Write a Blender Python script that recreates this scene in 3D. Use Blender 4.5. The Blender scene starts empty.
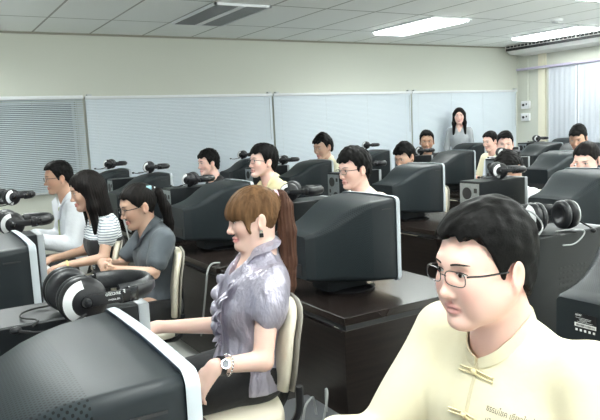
import bpy, bmesh, math, random
import numpy as np
from math import sin, cos, pi, radians as RD
from mathutils import Vector, Matrix
from mathutils.bvhtree import BVHTree
SC = bpy.context.scene
COL = SC.collection
# ------------------------------------------------------------ camera, world, exposure
cam_d = bpy.data.cameras.new('camera'); cam = bpy.data.objects.new('camera', cam_d); COL.objects.link(cam)
yaw, pit, roll = RD(30.7), RD(7.2), RD(-2.7)
fw = Vector((sin(yaw)*cos(pit), cos(yaw)*cos(pit), -sin(pit)))
r0 = Vector((cos(yaw), -sin(yaw), 0)); u0 = r0.cross(fw)
rt = r0*cos(roll)+u0*sin(roll); up = -r0*sin(roll)+u0*cos(roll)
cam.matrix_world = Matrix(((rt.x, up.x, -fw.x, 0), (rt.y, up.y, -fw.y, 0), (rt.z, up.z, -fw.z, 1.52), (0, 0, 0, 1)))
cam_d.sensor_width = 36; cam_d.lens = 650/600*36; cam_d.clip_start = .02
SC.camera = cam
W = bpy.data.worlds.new('world'); SC.world = W; W.use_nodes = True
W.node_tree.nodes['Background'].inputs[0].default_value = (.75, .85, 1, 1)
W.node_tree.nodes['Background'].inputs[1].default_value = .25
SC.view_settings.view_transform = 'Standard'; SC.view_settings.look = 'None'
SC.view_settings.gamma = 1; SC.view_settings.use_curve_mapping = False
SC.view_settings.exposure = -0.22
LIGHT = 26.0
for nm, lc, rot, sx, sy, pw in (('fill_light_back', (2.6, -3.36, 1.6), (pi/2, 0, 0), 9.6, 1.5, 32), ('fill_light_front', (-3.36, 1.8, 1.6), (pi/2, 0, -pi/2), 8.0, 1.5, 18)):  # fill lights added out of view to brighten ceiling and faces
    ld = bpy.data.lights.new(nm, 'AREA'); ld.shape = 'RECTANGLE'; ld.size = sx; ld.size_y = sy; ld.energy = pw; ld.color = (.93, 1, 1)
    lo_ = bpy.data.objects.new(nm, ld); COL.objects.link(lo_); lo_.location = lc; lo_.rotation_euler = rot

# ------------------------------------------------------------ materials
def mat(name, col, rough=.5, metal=0, spec=.5, bump=None, var=None, sheen=0, sss=0, coat=0, emit=None):
    m = bpy.data.materials.new(name); m.use_nodes = True
    nt = m.node_tree; b = nt.nodes['Principled BSDF']
    b.inputs['Base Color'].default_value = (*col, 1)
    b.inputs['Roughness'].default_value = rough; b.inputs['Metallic'].default_value = metal
    b.inputs['Specular IOR Level'].default_value = spec
    if sheen: b.inputs['Sheen Weight'].default_value = sheen
    if coat: b.inputs['Coat Weight'].default_value = coat; b.inputs['Coat Roughness'].default_value = .15
    if sss:
        b.inputs['Subsurface Weight'].default_value = sss
        b.inputs['Subsurface Radius'].default_value = (.012, .005, .003)
        b.inputs['Subsurface Scale'].default_value = 1
    if emit: b.inputs['Emission Color'].default_value = (*emit[0], 1); b.inputs['Emission Strength'].default_value = emit[1]
    tc = nt.nodes.new('ShaderNodeTexCoord')
    if var:     # (scale xyz, amount, second colour)
        mp = nt.nodes.new('ShaderNodeMapping'); mp.inputs['Scale'].default_value = var[0]
        nz = nt.nodes.new('ShaderNodeTexNoise'); nz.inputs['Scale'].default_value = 1; nz.inputs['Detail'].default_value = 4
        mx = nt.nodes.new('ShaderNodeMix'); mx.data_type = 'RGBA'
        rp = nt.nodes.new('ShaderNodeMapRange'); rp.inputs[1].default_value = .35; rp.inputs[2].default_value = .65; rp.inputs[4].default_value = var[1]
        nt.links.new(tc.outputs['Object'], mp.inputs[0]); nt.links.new(mp.outputs[0], nz.inputs['Vector'])
        nt.links.new(nz.outputs[0], rp.inputs[0]); nt.links.new(rp.outputs[0], mx.inputs[0])
        mx.inputs[6].default_value = (*col, 1); mx.inputs[7].default_value = (*var[2], 1)
        nt.links.new(mx.outputs[2], b.inputs['Base Color'])
    if bump:    # (scale xyz, strength, distance)
        mp = nt.nodes.new('ShaderNodeMapping'); mp.inputs['Scale'].default_value = bump[0]
        nz = nt.nodes.new('ShaderNodeTexNoise'); nz.inputs['Scale'].default_value = 1; nz.inputs['Detail'].default_value = 3
        bp = nt.nodes.new('ShaderNodeBump'); bp.inputs['Strength'].default_value = bump[1]; bp.inputs['Distance'].default_value = bump[2]
        nt.links.new(tc.outputs['Object'], mp.inputs[0]); nt.links.new(mp.outputs[0], nz.inputs['Vector'])
        nt.links.new(nz.outputs[0], bp.inputs['Height']); nt.links.new(bp.outputs[0], b.inputs['Normal'])
    return m
def V3(s): return (s, s, s)
def math_node(nt, op, a, b=None):
    n = nt.nodes.new('ShaderNodeMath'); n.operation = op
    for i, v in enumerate((a, b)):
        if v is None: continue
        if isinstance(v, (int, float)): n.inputs[i].default_value = v
        else: nt.links.new(v, n.inputs[i])
    return n.outputs[0]
def dotted(name, base, hole, pu, pv, thr, rough=.45):
    """plastic with a staggered grid of small dark vent holes laid out on the UV map (metres)"""
    m = mat(name, base, rough, spec=.22); nt = m.node_tree; b = nt.nodes['Principled BSDF']
    uv = nt.nodes.new('ShaderNodeUVMap'); sp = nt.nodes.new('ShaderNodeSeparateXYZ'); nt.links.new(uv.outputs[0], sp.inputs[0])
    a = math_node(nt, 'SINE', math_node(nt, 'MULTIPLY', sp.outputs[0], 2*pi/pu))
    c = math_node(nt, 'SINE', math_node(nt, 'MULTIPLY', sp.outputs[1], 2*pi/pv))
    p = math_node(nt, 'MULTIPLY', a, c)
    g = math_node(nt, 'GREATER_THAN', p, thr)
    mx = nt.nodes.new('ShaderNodeMix'); mx.data_type = 'RGBA'; nt.links.new(g, mx.inputs[0])
    mx.inputs[6].default_value = (*base, 1); mx.inputs[7].default_value = (*hole, 1)
    nt.links.new(mx.outputs[2], b.inputs['Base Color'])
    return m
M = {}
M['housing'] = mat('monitor_housing', (.013, .0175, .021), .46, spec=.3, bump=(V3(900), .12, .0006))
M['vents'] = dotted('monitor_vents', (.018, .025, .029), (.002, .002, .003), .0095, .0115, .42)
M['bezel'] = mat('silver_bezel', (.46, .50, .54), .38)
M['glass'] = mat('screen_glass', (.02, .03, .035), .08, coat=.5)
M['screen'] = mat('screen_picture', (.1, .2, .35), .15, emit=((.35, .55, .8), .6))
M['gloss'] = mat('gloss_black', (.012, .012, .014), .15)
M['black'] = mat('black_plastic', (.010, .010, .012), .4, spec=.35, bump=(V3(600), .1, .0006))
M['case'] = mat('case_steel', (.010, .012, .014), .40, spec=.3, bump=(V3(500), .1, .0005))
M['case_vents'] = dotted('case_vents', (.022, .024, .027), (.002, .002, .002), .02, .02, .45)
M['steel'] = mat('bare_steel', (.30, .33, .34), .42, metal=.6, var=(V3(60), .5, (.2, .22, .24)))
M['silver'] = mat('grey_silver', (.36, .38, .40), .4)
M['white_pl'] = mat('white_plastic', (.75, .76, .77), .4)
M['wood'] = mat('dark_wood', (.010, .0075, .007), .35, spec=.3, var=((2.5, 2.5, 60), .8, (.020, .014, .012)), bump=((4, 4, 120), .08, .001))
M['wood_top'] = mat('dark_wood_top', (.015, .011, .010), .26, var=((3, 60, 3), .8, (.024, .017, .015)), bump=((4, 120, 4), .06, .001))
M['cream'] = mat('cream_vinyl', (.72, .66, .54), .45, bump=(V3(60), .15, .002))
M['cream_dark'] = mat('cream_plastic', (.30, .28, .24), .45)
M['box_grey'] = mat('box_grey', (.11, .115, .125), .5)
M['leather'] = mat('black_leatherette', (.02, .021, .024), .33, bump=(V3(160), .5, .002))
M['cable'] = mat('grey_cable', (.35, .36, .36), .5)
M['cable_b'] = mat('black_cable', (.015, .015, .015), .4)
M['floor'] = mat('floor_vinyl', (.66, .66, .63), .35, var=(V3(2), .5, (.70, .70, .67)))
M['skirt'] = mat('skirting', (.1, .09, .08), .5)
M['wall'] = mat('cream_paint', (.63, .645, .575), .75, bump=(V3(90), .05, .001))
M['metalgrey'] = mat('painted_metal', (.55, .57, .58), .4)
M['acwhite'] = mat('ac_white', (.72, .72, .70), .4)
M['dark'] = mat('dark_slot', (.02, .02, .022), .6)
M['rail'] = mat('blind_rail', (.78, .80, .82), .35)
M['lamp'] = mat('lamp_diffuser', (1, 1, 1), .5, emit=((.95, 1, .965), LIGHT))
M['chrome'] = mat('chrome', (.75, .77, .8), .15, metal=1)
M['pink'] = mat('pink_cloth', (.75, .5, .6), .6)
M['shade'] = mat('lens', (1, 1, 1), .02)
_b = M['shade'].node_tree.nodes['Principled BSDF']; _b.inputs['Transmission Weight'].default_value = 1; _b.inputs['IOR'].default_value = 1.02
# ceiling tiles
m = mat('ceiling_tiles', (.90, .92, .90), .9, bump=(V3(140), .15, .001)); nt = m.node_tree; b = nt.nodes['Principled BSDF']
tc = nt.nodes.new('ShaderNodeTexCoord'); sp = nt.nodes.new('ShaderNodeSeparateXYZ'); nt.links.new(tc.outputs['Object'], sp.inputs[0])
def grid_line(out, off, pitch, w):
    a = math_node(nt, 'FRACT', math_node(nt, 'DIVIDE', math_node(nt, 'SUBTRACT', out, off-50*pitch), pitch))
    return math_node(nt, 'LESS_THAN', a, w/pitch)
g = math_node(nt, 'MAXIMUM', grid_line(sp.outputs[0], 1.312, .6283, .022), grid_line(sp.outputs[1], 6.915, 1.19, .024))
mx = nt.nodes.new('ShaderNodeMix'); mx.data_type = 'RGBA'; nt.links.new(g, mx.inputs[0])
mx.inputs[6].default_value = (.90, .92, .90, 1); mx.inputs[7].default_value = (.42, .43, .40, 1)
nt.links.new(mx.outputs[2], b.inputs['Base Color']); M['ceiling'] = m

# ------------------------------------------------------------ mesh helpers
def link(name, me, parent=None, loc=(0, 0, 0), rot=(0, 0, 0)):
    o = bpy.data.objects.new(name, me); COL.objects.link(o); o.location = loc; o.rotation_euler = rot
    if parent: o.parent = parent
    return o
def tag(o, label=None, cat=None, group=None, kind=None):
    if label: o['label'] = label
    if cat: o['category'] = cat
    if group: o['group'] = group
    if kind: o['kind'] = kind
    return o
def empty(name, loc, rz=0, label=None, cat=None, group=None):
    o = link(name, None, None, loc, (0, 0, rz)); o.empty_display_size = .1
    return tag(o, label, cat, group)
class MB:
    def __init__(s): s.bm = bmesh.new(); s.uv = None
    def box(s, c, d, rot=None, bev=0, seg=2):
        r = bmesh.ops.create_cube(s.bm, size=1)
        vs = r['verts']; Mx = Matrix.Translation(c) @ (rot.to_4x4() if rot else Matrix()) @ Matrix.Diagonal((*d, 1))
        bmesh.ops.transform(s.bm, matrix=Mx, verts=vs)
        if bev:
            es = list({e for v in vs for e in v.link_edges})
            bmesh.ops.bevel(s.bm, geom=es, offset=bev, segments=seg, affect='EDGES', profile=.5)
        return s
    def cyl(s, a, b, r1, r2=None, n=20, cap=True):
        a = Vector(a); b = Vector(b); r2 = r1 if r2 is None else r2
        d = b-a; q = d.to_track_quat('Z', 'Y').to_matrix().to_4x4()
        bmesh.ops.create_cone(s.bm, cap_ends=cap, segments=n, radius1=r1, radius2=r2, depth=d.length, matrix=Matrix.Translation((a+b)/2) @ q)
        return s
    def sph(s, c, r, n=16, rot=None):
        if isinstance(r, (int, float)): r = (r, r, r)
        bmesh.ops.create_uvsphere(s.bm, u_segments=n, v_segments=max(6, n//2), radius=1, matrix=Matrix.Translation(c) @ (rot.to_4x4() if rot else Matrix()) @ Matrix.Diagonal((*r, 1)))
        return s
    def rings(s, rings, cap=True, closed=False):
        R_ = [[s.bm.verts.new(p) for p in ring] for ring in rings]; n = len(R_[0]); k = len(R_)
        for i in range(k if closed else k-1):
            A, B = R_[i], R_[(i+1) % k]
            for j in range(n): s.bm.faces.new((A[j], A[(j+1) % n], B[(j+1) % n], B[j]))
        if cap and not closed:
            s.bm.faces.new(R_[0][::-1]); s.bm.faces.new(R_[-1])
        return s
    def tube(s, pts, r, n=8, closed=False, flat=None, smooth=0):
        pts = [Vector(p) for p in pts]
        for _ in range(smooth):
            q = [pts[0]]
            for a, b in zip(pts, pts[1:]): q += [a*.75+b*.25, a*.25+b*.75]
            pts = q+[pts[-1]]
        k = len(pts); rr = r if isinstance(r, (list, tuple)) else [r]*k
        if len(rr) != k: rr = [rr[0]+(rr[-1]-rr[0])*i/(k-1) for i in range(k)]
        rings = []; u = None
        for i, p in enumerate(pts):
            t = (pts[(i+1) % k]-pts[i-1]) if closed else (pts[min(i+1, k-1)]-pts[max(i-1, 0)])
            t.normalize()
            if flat is not None: u = Vector(flat) if not callable(flat) else flat(i)
            elif u is None: u = Vector((0, 0, 1)) if abs(t.z) < .9 else Vector((1, 0, 0))
            u = (u-t*u.dot(t)).normalized(); v = t.cross(u)
            if isinstance(rr[i], (tuple, list)): ra, rb = rr[i]
            else: ra = rb = rr[i]
            rings.append([p+u*(cos(a)*ra)+v*(sin(a)*rb) for a in [2*pi*j/n for j in range(n)]])
        return s.rings(rings, closed=closed)
    def lathe(s, c, axis, prof, n=32):
        q = Vector(axis).to_track_quat('Z', 'Y').to_matrix(); c = Vector(c)
        return s.rings([[c+q @ Vector((r*cos(a), r*sin(a), h)) for a in [2*pi*j/n for j in range(n)]] for r, h in prof])
    def build(s, name, m, parent=None, smooth=40, loc=(0, 0, 0), rot=(0, 0, 0)):
        me = bpy.data.meshes.new(name)
        bmesh.ops.recalc_face_normals(s.bm, faces=s.bm.faces[:])
        s.bm.to_mesh(me); s.bm.free()
        me.materials.append(m)
        if smooth:
            me.shade_smooth(); 
            if smooth < 180: me.set_sharp_from_angle(angle=RD(smooth))
        return link(name, me, parent, loc, rot)
def dup(root, loc, rz, label=None, group=None, cat=None):
    r = root.copy(); COL.objects.link(r); r.location = loc; r.rotation_euler = (0, 0, rz)
    if label: r['label'] = label
    if group: r['group'] = group
    for ch in list(root.children):
        c = ch.copy(); COL.objects.link(c); c.parent = r
        for g2 in ch.children:
            d = g2.copy(); COL.objects.link(d); d.parent = c
    return r
def struct(o): o['kind'] = 'structure'; return o
def text_mesh(body, size, thai=False):
    cu = bpy.data.curves.new('text', 'FONT'); cu.body = body; cu.size = size; cu.align_x = 'LEFT'; cu.resolution_u = 3
    o = bpy.data.objects.new('text_tmp', cu); COL.objects.link(o)
    dg = bpy.context.evaluated_depsgraph_get(); me = bpy.data.meshes.new_from_object(o.evaluated_get(dg))
    bpy.data.objects.remove(o); return me

# ------------------------------------------------------------ the room
XR, YF, XL, YB, ZC = 9.21, 7.9, -3.4, -3.4, 2.72
def slab(name, c, d, m): return struct(MB().box(c, d).build(name, m, smooth=0))
slab('floor', ((XR+XL)/2, (YF+YB)/2, -.05), (XR-XL+.4, YF-YB+.4, .1), M['floor'])
slab('ceiling', ((XR+XL)/2, (YF+YB)/2, ZC+.05), (XR-XL+.4, YF-YB+.4, .1), M['ceiling'])
# far wall with the window opening behind the first blind
wb = MB()
wx0, wx1, wz0, wz1 = -1.6, 1.72, .92, 1.95
wb.box(((wx1+XR)/2, YF+.1, ZC/2), (XR-wx1, .2, ZC)); wb.box(((XL+wx0)/2, YF+.1, ZC/2), (wx0-XL, .2, ZC))
wb.box(((wx0+wx1)/2, YF+.1, wz0/2), (wx1-wx0, .2, wz0)); wb.box(((wx0+wx1)/2, YF+.1, (wz1+ZC)/2), (wx1-wx0, .2, ZC-wz1))
struct(wb.build('wall_far', M['wall'], smooth=0))
slab('wall_back', ((XR+XL)/2, YB-.1, ZC/2), (XR-XL, .2, ZC), M['wall'])
slab('wall_front', (XL-.1, (YF+YB)/2, ZC/2), (.2, YF-YB, ZC), M['wall'])
ww = MB()
ry0, ry1, rz0, rz1 = 1.2, 7.18, .8, 2.33
ww.box((XR+.1, (ry1+YF)/2, ZC/2), (.2, YF-ry1, ZC)); ww.box((XR+.1, (YB+ry0)/2, ZC/2), (.2, ry0-YB, ZC))
ww.box((XR+.1, (ry0+ry1)/2, rz0/2), (.2, ry1-ry0, rz0)); ww.box((XR+.1, (ry0+ry1)/2, (rz1+ZC)/2), (.2, ry1-ry0, ZC-rz1))
struct(ww.build('wall_right', M['wall'], smooth=0))
slab('trim_column', (XR-.02, 7.36, ZC/2), (.04, .14, ZC), mat('column_paint', (.80, .76, .62), .6))
slab('baseboard_far', ((XL+XR)/2, YF-.01, .05), (XR-XL, .02, .1), M['skirt'])
slab('baseboard_right', (XR-.01, (YB+YF)/2, .05), (.02, YF-YB, .1), M['skirt'])
slab('trim_ceiling', ((XL+XR)/2, YF-.012, ZC-.011), (XR-XL, .024, .022), mat('edge_trim', (.30, .29, .24), .5))
def window(name, c, d, axis):
    root = struct(link(name, None, None, c)); w, h = d
    fr = MB()
    for k in (-1, 0, 1): fr.box(((k*w/2), 0, 0) if axis == 0 else (0, k*w/2, 0), (.05, .06, h) if axis == 0 else (.06, .05, h))
    for k in (-1, 1): fr.box((0, 0, k*h/2), (w, .06, .05) if axis == 0 else (.06, w, .05))
    fr.build('window_frame', M['metalgrey'], root, 0)
    MB().box((0, 0, 0), (w, .008, h) if axis == 0 else (.008, w, h)).build('pane', mat('window_pane_'+name, (.10, .13, .16), .05), root, 0)
window('window_1', ((wx0+wx1)/2, YF+.12, (wz0+wz1)/2), (wx1-wx0, wz1-wz0), 0)
window('window_added_back', (2.6, YB+.02, 1.6), (9.7, 1.6), 0)  # unseen window, added to go with the back fill light
window('window_added_front', (XL+.02, 1.8, 1.6), (8.1, 1.6), 1)  # unseen too, added behind the front fill light
window('window_2', (XR+.12, (ry0+ry1)/2, (rz0+rz1)/2), (ry1-ry0, rz1-rz0), 1)

# ceiling lights
def make_light(lit, deep=0):
    r = empty('ceiling_light', (0, 0, 0))
    fr = MB(); L, w = 1.17, .60
    for k in (-1, 1): fr.box((k*(w/2-.01), 0, -.012), (.02, L, .024)); fr.box((0, k*(L/2-.01), -.012), (w, .02, .024))
    fr.build('frame', M['rail'], r, 0)
    if lit: MB().box((0, 0, -.022-deep/2), (w-.05, L-.05, .036+deep)).build('diffuser', M['lamp'], r, 0)
    else:
        MB().box((0, 0, -.003), (w-.04, L-.04, .004)).build('housing', M['metalgrey'], r, 0)
        MB().box((0, 0, -.014), (.07, L-.04, .02)).build('divider', M['white_pl'], r, 0)
    lv = MB(); n = 26
    for i in range(n): lv.box((0, -L/2+L*(i+.5)/n, -.046-deep if lit else -.018), (w-.06, .003 if lit else .012, .010))
    lv.build('louvre', M['chrome'] if lit else mat('louvre_grey', (.26, .27, .28), .5), r, 0)
    return r
lamp = make_light(True); wrap = make_light(True, .11); dark_lamp = make_light(False)  # wrap: added out of view, deepened so its sides brighten the ceiling
spots = []
for j, y in enumerate((6.32, 3.35, .38, -2.2)):
    for i, x in enumerate((.3, 2.89, 5.60, 8.20)):
        if j == 0 and i == 1: continue
        spots.append((x, y, i, j))
for k, (x, y, i, j) in enumerate(spots):
    if j == 0: o = lamp if i == 0 else dup(lamp, (0, 0, 0), 0)
    else: o = wrap if (i, j) == (0, 1) else dup(wrap, (0, 0, 0), 0)
    o.location = (x, y, ZC)
    if (i, j) == (2, 0): tag(o, 'lit fluorescent ceiling panel in the tiles left of the air conditioner', 'ceiling light')
    elif (i, j) == (3, 0): tag(o, 'lit fluorescent ceiling panel right beside the air conditioner', 'ceiling light')
    else: tag(o, 'unseen lit fluorescent ceiling panel above the desks, helping light the room', 'ceiling light')
    o['group'] = 'lit fluorescent ceiling panels'
dark_lamp.location = (2.89, 6.32, ZC)
tag(dark_lamp, 'unlit grey louvred panel in the ceiling tiles', 'ceiling light')
sd = empty('smoke_detector', (7.17, 5.52, ZC), 0, 'small round detector on the ceiling near the right lamp', 'smoke detector')
MB().lathe((0, 0, 0), (0, 0, -1), [(.075, 0), (.075, .012), (.06, .03), (.03, .036), (.001, .036)]).build('cover', M['white_pl'], sd)
MB().lathe((0, 0, -.036), (0, 0, -1), [(.02, 0), (.02, .008), (.001, .008)]).build('sensor', M['metalgrey'], sd)

# air conditioner hung under the ceiling
ac = empty('air_conditioner', (XR-.28, 7.0, ZC), 0, 'long white air conditioner hung under the ceiling at right', 'air conditioner')
LA = 3.6; cy = 7.72-LA/2-7.0
prof = [(.26, 0), (-.20, 0), (-.22, -.03), (-.22, -.085), (-.10, -.15), (.26, -.17)]
mb = MB(); mb.rings([[(x, cy+s*LA/2, z) for x, z in prof] for s in (-1, 1)]); mb.build('cabinet', M['acwhite'], ac, 0)
mb = MB()
mb.box((-.222, cy, -.036), (.01, LA-.06, .034)); mb.box((-.226, cy, -.082), (.02, LA-.06, .040)); mb.build('outlet', M['dark'], ac, 0)
mb = MB()
mb.box((-.228, cy, -.018), (.012, LA-.02, .006))
for i in range(48): mb.box((-.228, cy-LA/2+.06+i*(LA-.1)/48, -.058), (.008, .006 if i % 6 else .022, .082))
mb.build('grille', M['acwhite'], ac, 0)
mb = MB(); mb.box((-.228, cy, -.058), (.008, LA-.02, .006)); mb.build('vane', M['acwhite'], ac, 0)

# blinds
slat_m = mat('blind_slats', (.62, .68, .72), .45)
def venetian(name, label, x0, x1, z0, z1, n, tilt, m, y=YF-.05):
    r = empty(name, ((x0+x1)/2, y, z0), 0, label, 'window blind'); w = x1-x0; h = z1-z0
    MB().box((0, 0, h-.02), (w, .05, .04), bev=.005).build('head_rail', M['rail'], r)
    s = MB()
    for i in range(n):
        z = .03+(h-.08)*i/(n-1); q = Matrix.Rotation(tilt, 3, 'X')
        s.box((0, 0, z), (w-.01, .024, .0012), q)
    s.build('slats', m, r, 0)
    MB().box((0, 0, .008), (w, .026, .016), bev=.003).build('bottom_rail', M['rail'], r)
    for k in range(int(w/.5)+1): MB().cyl((-w/2+.08+k*(w-.16)/int(w/.5), -.014, .01), (-w/2+.08+k*(w-.16)/int(w/.5), -.014, h-.03), .0015, n=5).build('cord', M['metalgrey'], r)
    return r
venetian('window_blind', 'grey venetian blind with open slats at the left end of the wall', -1.75, 1.80, .90, 2.01, 50, RD(38), slat_m)
bl_m = mat('blind_closed', (.77, .83, .88), .5)
def closed_blind(label, x0, x1, z0=.55, z1=2.0):
    r = empty('window_blind', ((x0+x1)/2, YF-.03, z0), 0, label, 'window blind'); w = x1-x0; h = z1-z0
    nx = 60; rows = 78; s = MB()
    pts = []
    for j in range(rows+1):
        z = .02+(h-.05)*j/rows
        pts.append((.004, z)); pts.append((-.004, z+(h-.05)/rows*.85))
    vs = [[s.bm.verts.new((xx, y_, z_)) for y_, z_ in pts] for xx in (-w/2+.006, w/2-.006)]
    for j in range(len(pts)-1): s.bm.faces.new((vs[0][j], vs[1][j], vs[1][j+1], vs[0][j+1]))
    o = s.build('slats', bl_m, r, 0)
    md = o.modifiers.new('thickness', 'SOLIDIFY'); md.thickness = .001
    MB().box((0, 0, h-.018), (w, .05, .036), bev=.005).build('head_rail', M['rail'], r)
    MB().box((0, 0, .008), (w, .022, .016), bev=.003).build('bottom_rail', M['rail'], r)
    for k in range(4): MB().cyl((-w/2+.12+k*(w-.24)/3, -.012, .01), (-w/2+.12+k*(w-.24)/3, -.012, h-.03), .0014, n=5).build('cord', M['rail'], r)
    MB().cyl((w/2-.06, -.03, h-.06), (w/2-.06, -.03, h-.62), .004, n=6).build('tilt_wand', M['metalgrey'], r)
    for k in (-1, 1): MB().box((k*(w/2-.05), -.01, h+.012), (.05, .05, .02)).build('bracket', M['metalgrey'], r, 0)
closed_blind('closed pale blue blind next to the grey open-slat blind', 1.825, 4.315)
closed_blind('closed pale blue blind in the middle of the long wall', 4.33, 6.77)
closed_blind('closed pale blue blind behind the standing woman', 6.785, 9.15)
# right wall: fabric blind panels on a rail
cur = mat('panel_fabric', (.50, .53, .58), .8, bump=((30, 30, 4), .2, .004)); cur2 = mat('panel_fabric_edge', (.66, .68, .74), .8)
rail = empty('curtain_rail', (XR-.10, 4.2, 2.33), 0, 'pale lilac rail running along under the air conditioner', 'curtain rail')
MB().cyl((0, -3.3, 0), (0, 3.62, 0), .02).build('pole', mat('lilac_rail', (.55, .5, .66), .4), rail)
for y in (-3.2, 0, 3.5): MB().box((.05, y, 0), (.10, .03, .03)).build('bracket', M['metalgrey'], rail, 0)
for i, (ya, yb) in enumerate(((6.66, 7.2), (6.1, 6.64), (5.1, 6.08), (4.1, 5.08), (3.1, 4.08), (2.1, 3.08))):
    r = empty('panel_blind', (XR-.06-.015*(i % 2), (ya+yb)/2, .7), 0, ('pale grey fabric blind panel next to the cream column', 'pale grey fabric blind panel second from the cream column')[i] if i < 2 else 'pale grey fabric blind panel on the right wall nearer the camera', 'window blind', 'fabric blind panels')
    w = yb-ya; s = MB(); n = 40
    ring = [(-.004*sin(k*.9), -w/2+w*k/n) for k in range(n+1)]
    ring = [(a-.002, b) for a, b in ring]+[(a+.002, b) for a, b in ring[::-1]]
    s.rings([[(a, b, z) for a, b in ring] for z in (0, 1.61)]); s.build('fabric', cur, r)
    s = MB()
    for q in (-w/2+.02, w/2-.02): s.box((-.008, q, .8), (.006, .03, 1.6))
    s.build('edge_strip', cur2, r, 0)
    MB().box((0, 0, .01), (.02, w, .02)).build('bottom_rail', M['rail'], r, 0)
# switch boxes and conduit beside the corner
for k, z in enumerate((1.73, 1.52)):
    r = empty('wall_switch_box', (XR-.02, 7.70, z), 0, ('upper white switch box on the wall right of the blinds', 'lower white switch box on the wall right of the blinds')[k], 'switch box', 'white switch boxes')
    MB().box((0, 0, 0), (.05, .17, .13), bev=.006).build('box', M['white_pl'], r)
    mb = MB(); mb.cyl((-.024, .03, 0), (-.036, .03, 0), .022); mb.build('dial', M['dark'], r)
    mb = MB(); mb.box((-.028, -.035, .01), (.012, .02, .03)); mb.build('switch', M['dark'], r)
cd = MB().cyl((XR-.02, 7.66, 1.80), (XR-.02, 7.66, 2.5), .011, n=10).build('conduit', M['wall']); tag(cd, 'thin cream conduit running up from the white switch boxes', 'conduit')

# ------------------------------------------------------------ desks
def make_desk(L, label, loc):
    """local origin: near, front (screen-back side) corner on the floor; x across, y along"""
    r = empty('computer_desk', loc, 0, label, 'desk'); D = .66 if loc[0] < 0 else .76
    MB().box((D/2, L/2, .702), (D, L, .036), bev=.002, seg=1).build('top', M['wood_top'], r, 0)
    mb = MB(); mb.box((D/2, .012+.001, .672), (D-.02, .02, .022)); mb.box((.02, L/2, .672), (.02, L-.03, .022)); mb.build('groove', M['dark'], r, 0)
    for y in (.012, L-.012): MB().box((D/2, y, .331), (D, .024, .662), bev=.0015, seg=1).build('side_panel', M['wood'], r, 0)
    MB().box((.014, L/2, .37), (.02, L-.05, .56)).build('modesty_panel', M['wood'], r, 0)
    return r
rowx = {'A': -.02, 'B': 1.49, 'C': 3.26, 'D': 5.03, 'E': 6.80, 'F': 8.32}
# monitor near-edge Y in every row (M) and the desk span
stations = {'A': [(.87, .60, 1.85), (2.30, 1.92, 3.28), (3.74, 3.33, 4.62), (5.15, 4.68, 6.0)],
            'B': [(.78, .45, 1.63), (2.39, 2.19, 3.45), (3.91, 3.51, 4.95), (5.49, 5.05, 6.42), (6.73, 6.46, 7.75)],
            'C': [(2.35, 2.0, 3.48), (3.95, 3.55, 5.05), (5.58, 5.15, 6.5), (7.02, 6.58, 7.8)],
            'D': [(3.88, 3.5, 4.95), (5.32, 4.99, 6.4), (6.83, 6.44, 7.8)],
            'E': [(4.96, 4.55, 5.40), (5.50, 5.42, 6.58), (6.83, 6.62, 7.32)],
            'F': [(6.30, 6.05, 7.35)]}
row_word = {'A': 'in the nearest row at left', 'B': 'in the second row', 'C': 'in the third row', 'D': 'in the fourth row', 'E': 'in the fifth row, far right', 'F': 'against the right wall under the blinds'}
desk_lab = {('B', 1): 'dark wooden desk with its bare end facing the camera, under the centre monitor',
            ('B', 2): 'dark wooden desk behind the girl in the silver blouse, next desk past the centre one',
            ('A', 0): 'dark desk at bottom left under the nearest monitor', ('A', 1): 'dark desk at the left edge under the second monitor',
            ('B', 0): 'dark desk at the right edge under the monitor with the white sticker'}
pos_word = ['first from the camera', 'second from the camera', 'third from the camera', 'fourth from the camera', 'fifth from the camera']
for rw, L in stations.items():
    for i, (my, y0, y1) in enumerate(L):
        make_desk(y1-y0, desk_lab.get((rw, i), 'dark wooden computer desk %s, %s' % (row_word[rw], pos_word[i])), (rowx[rw], y0, 0))

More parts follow.
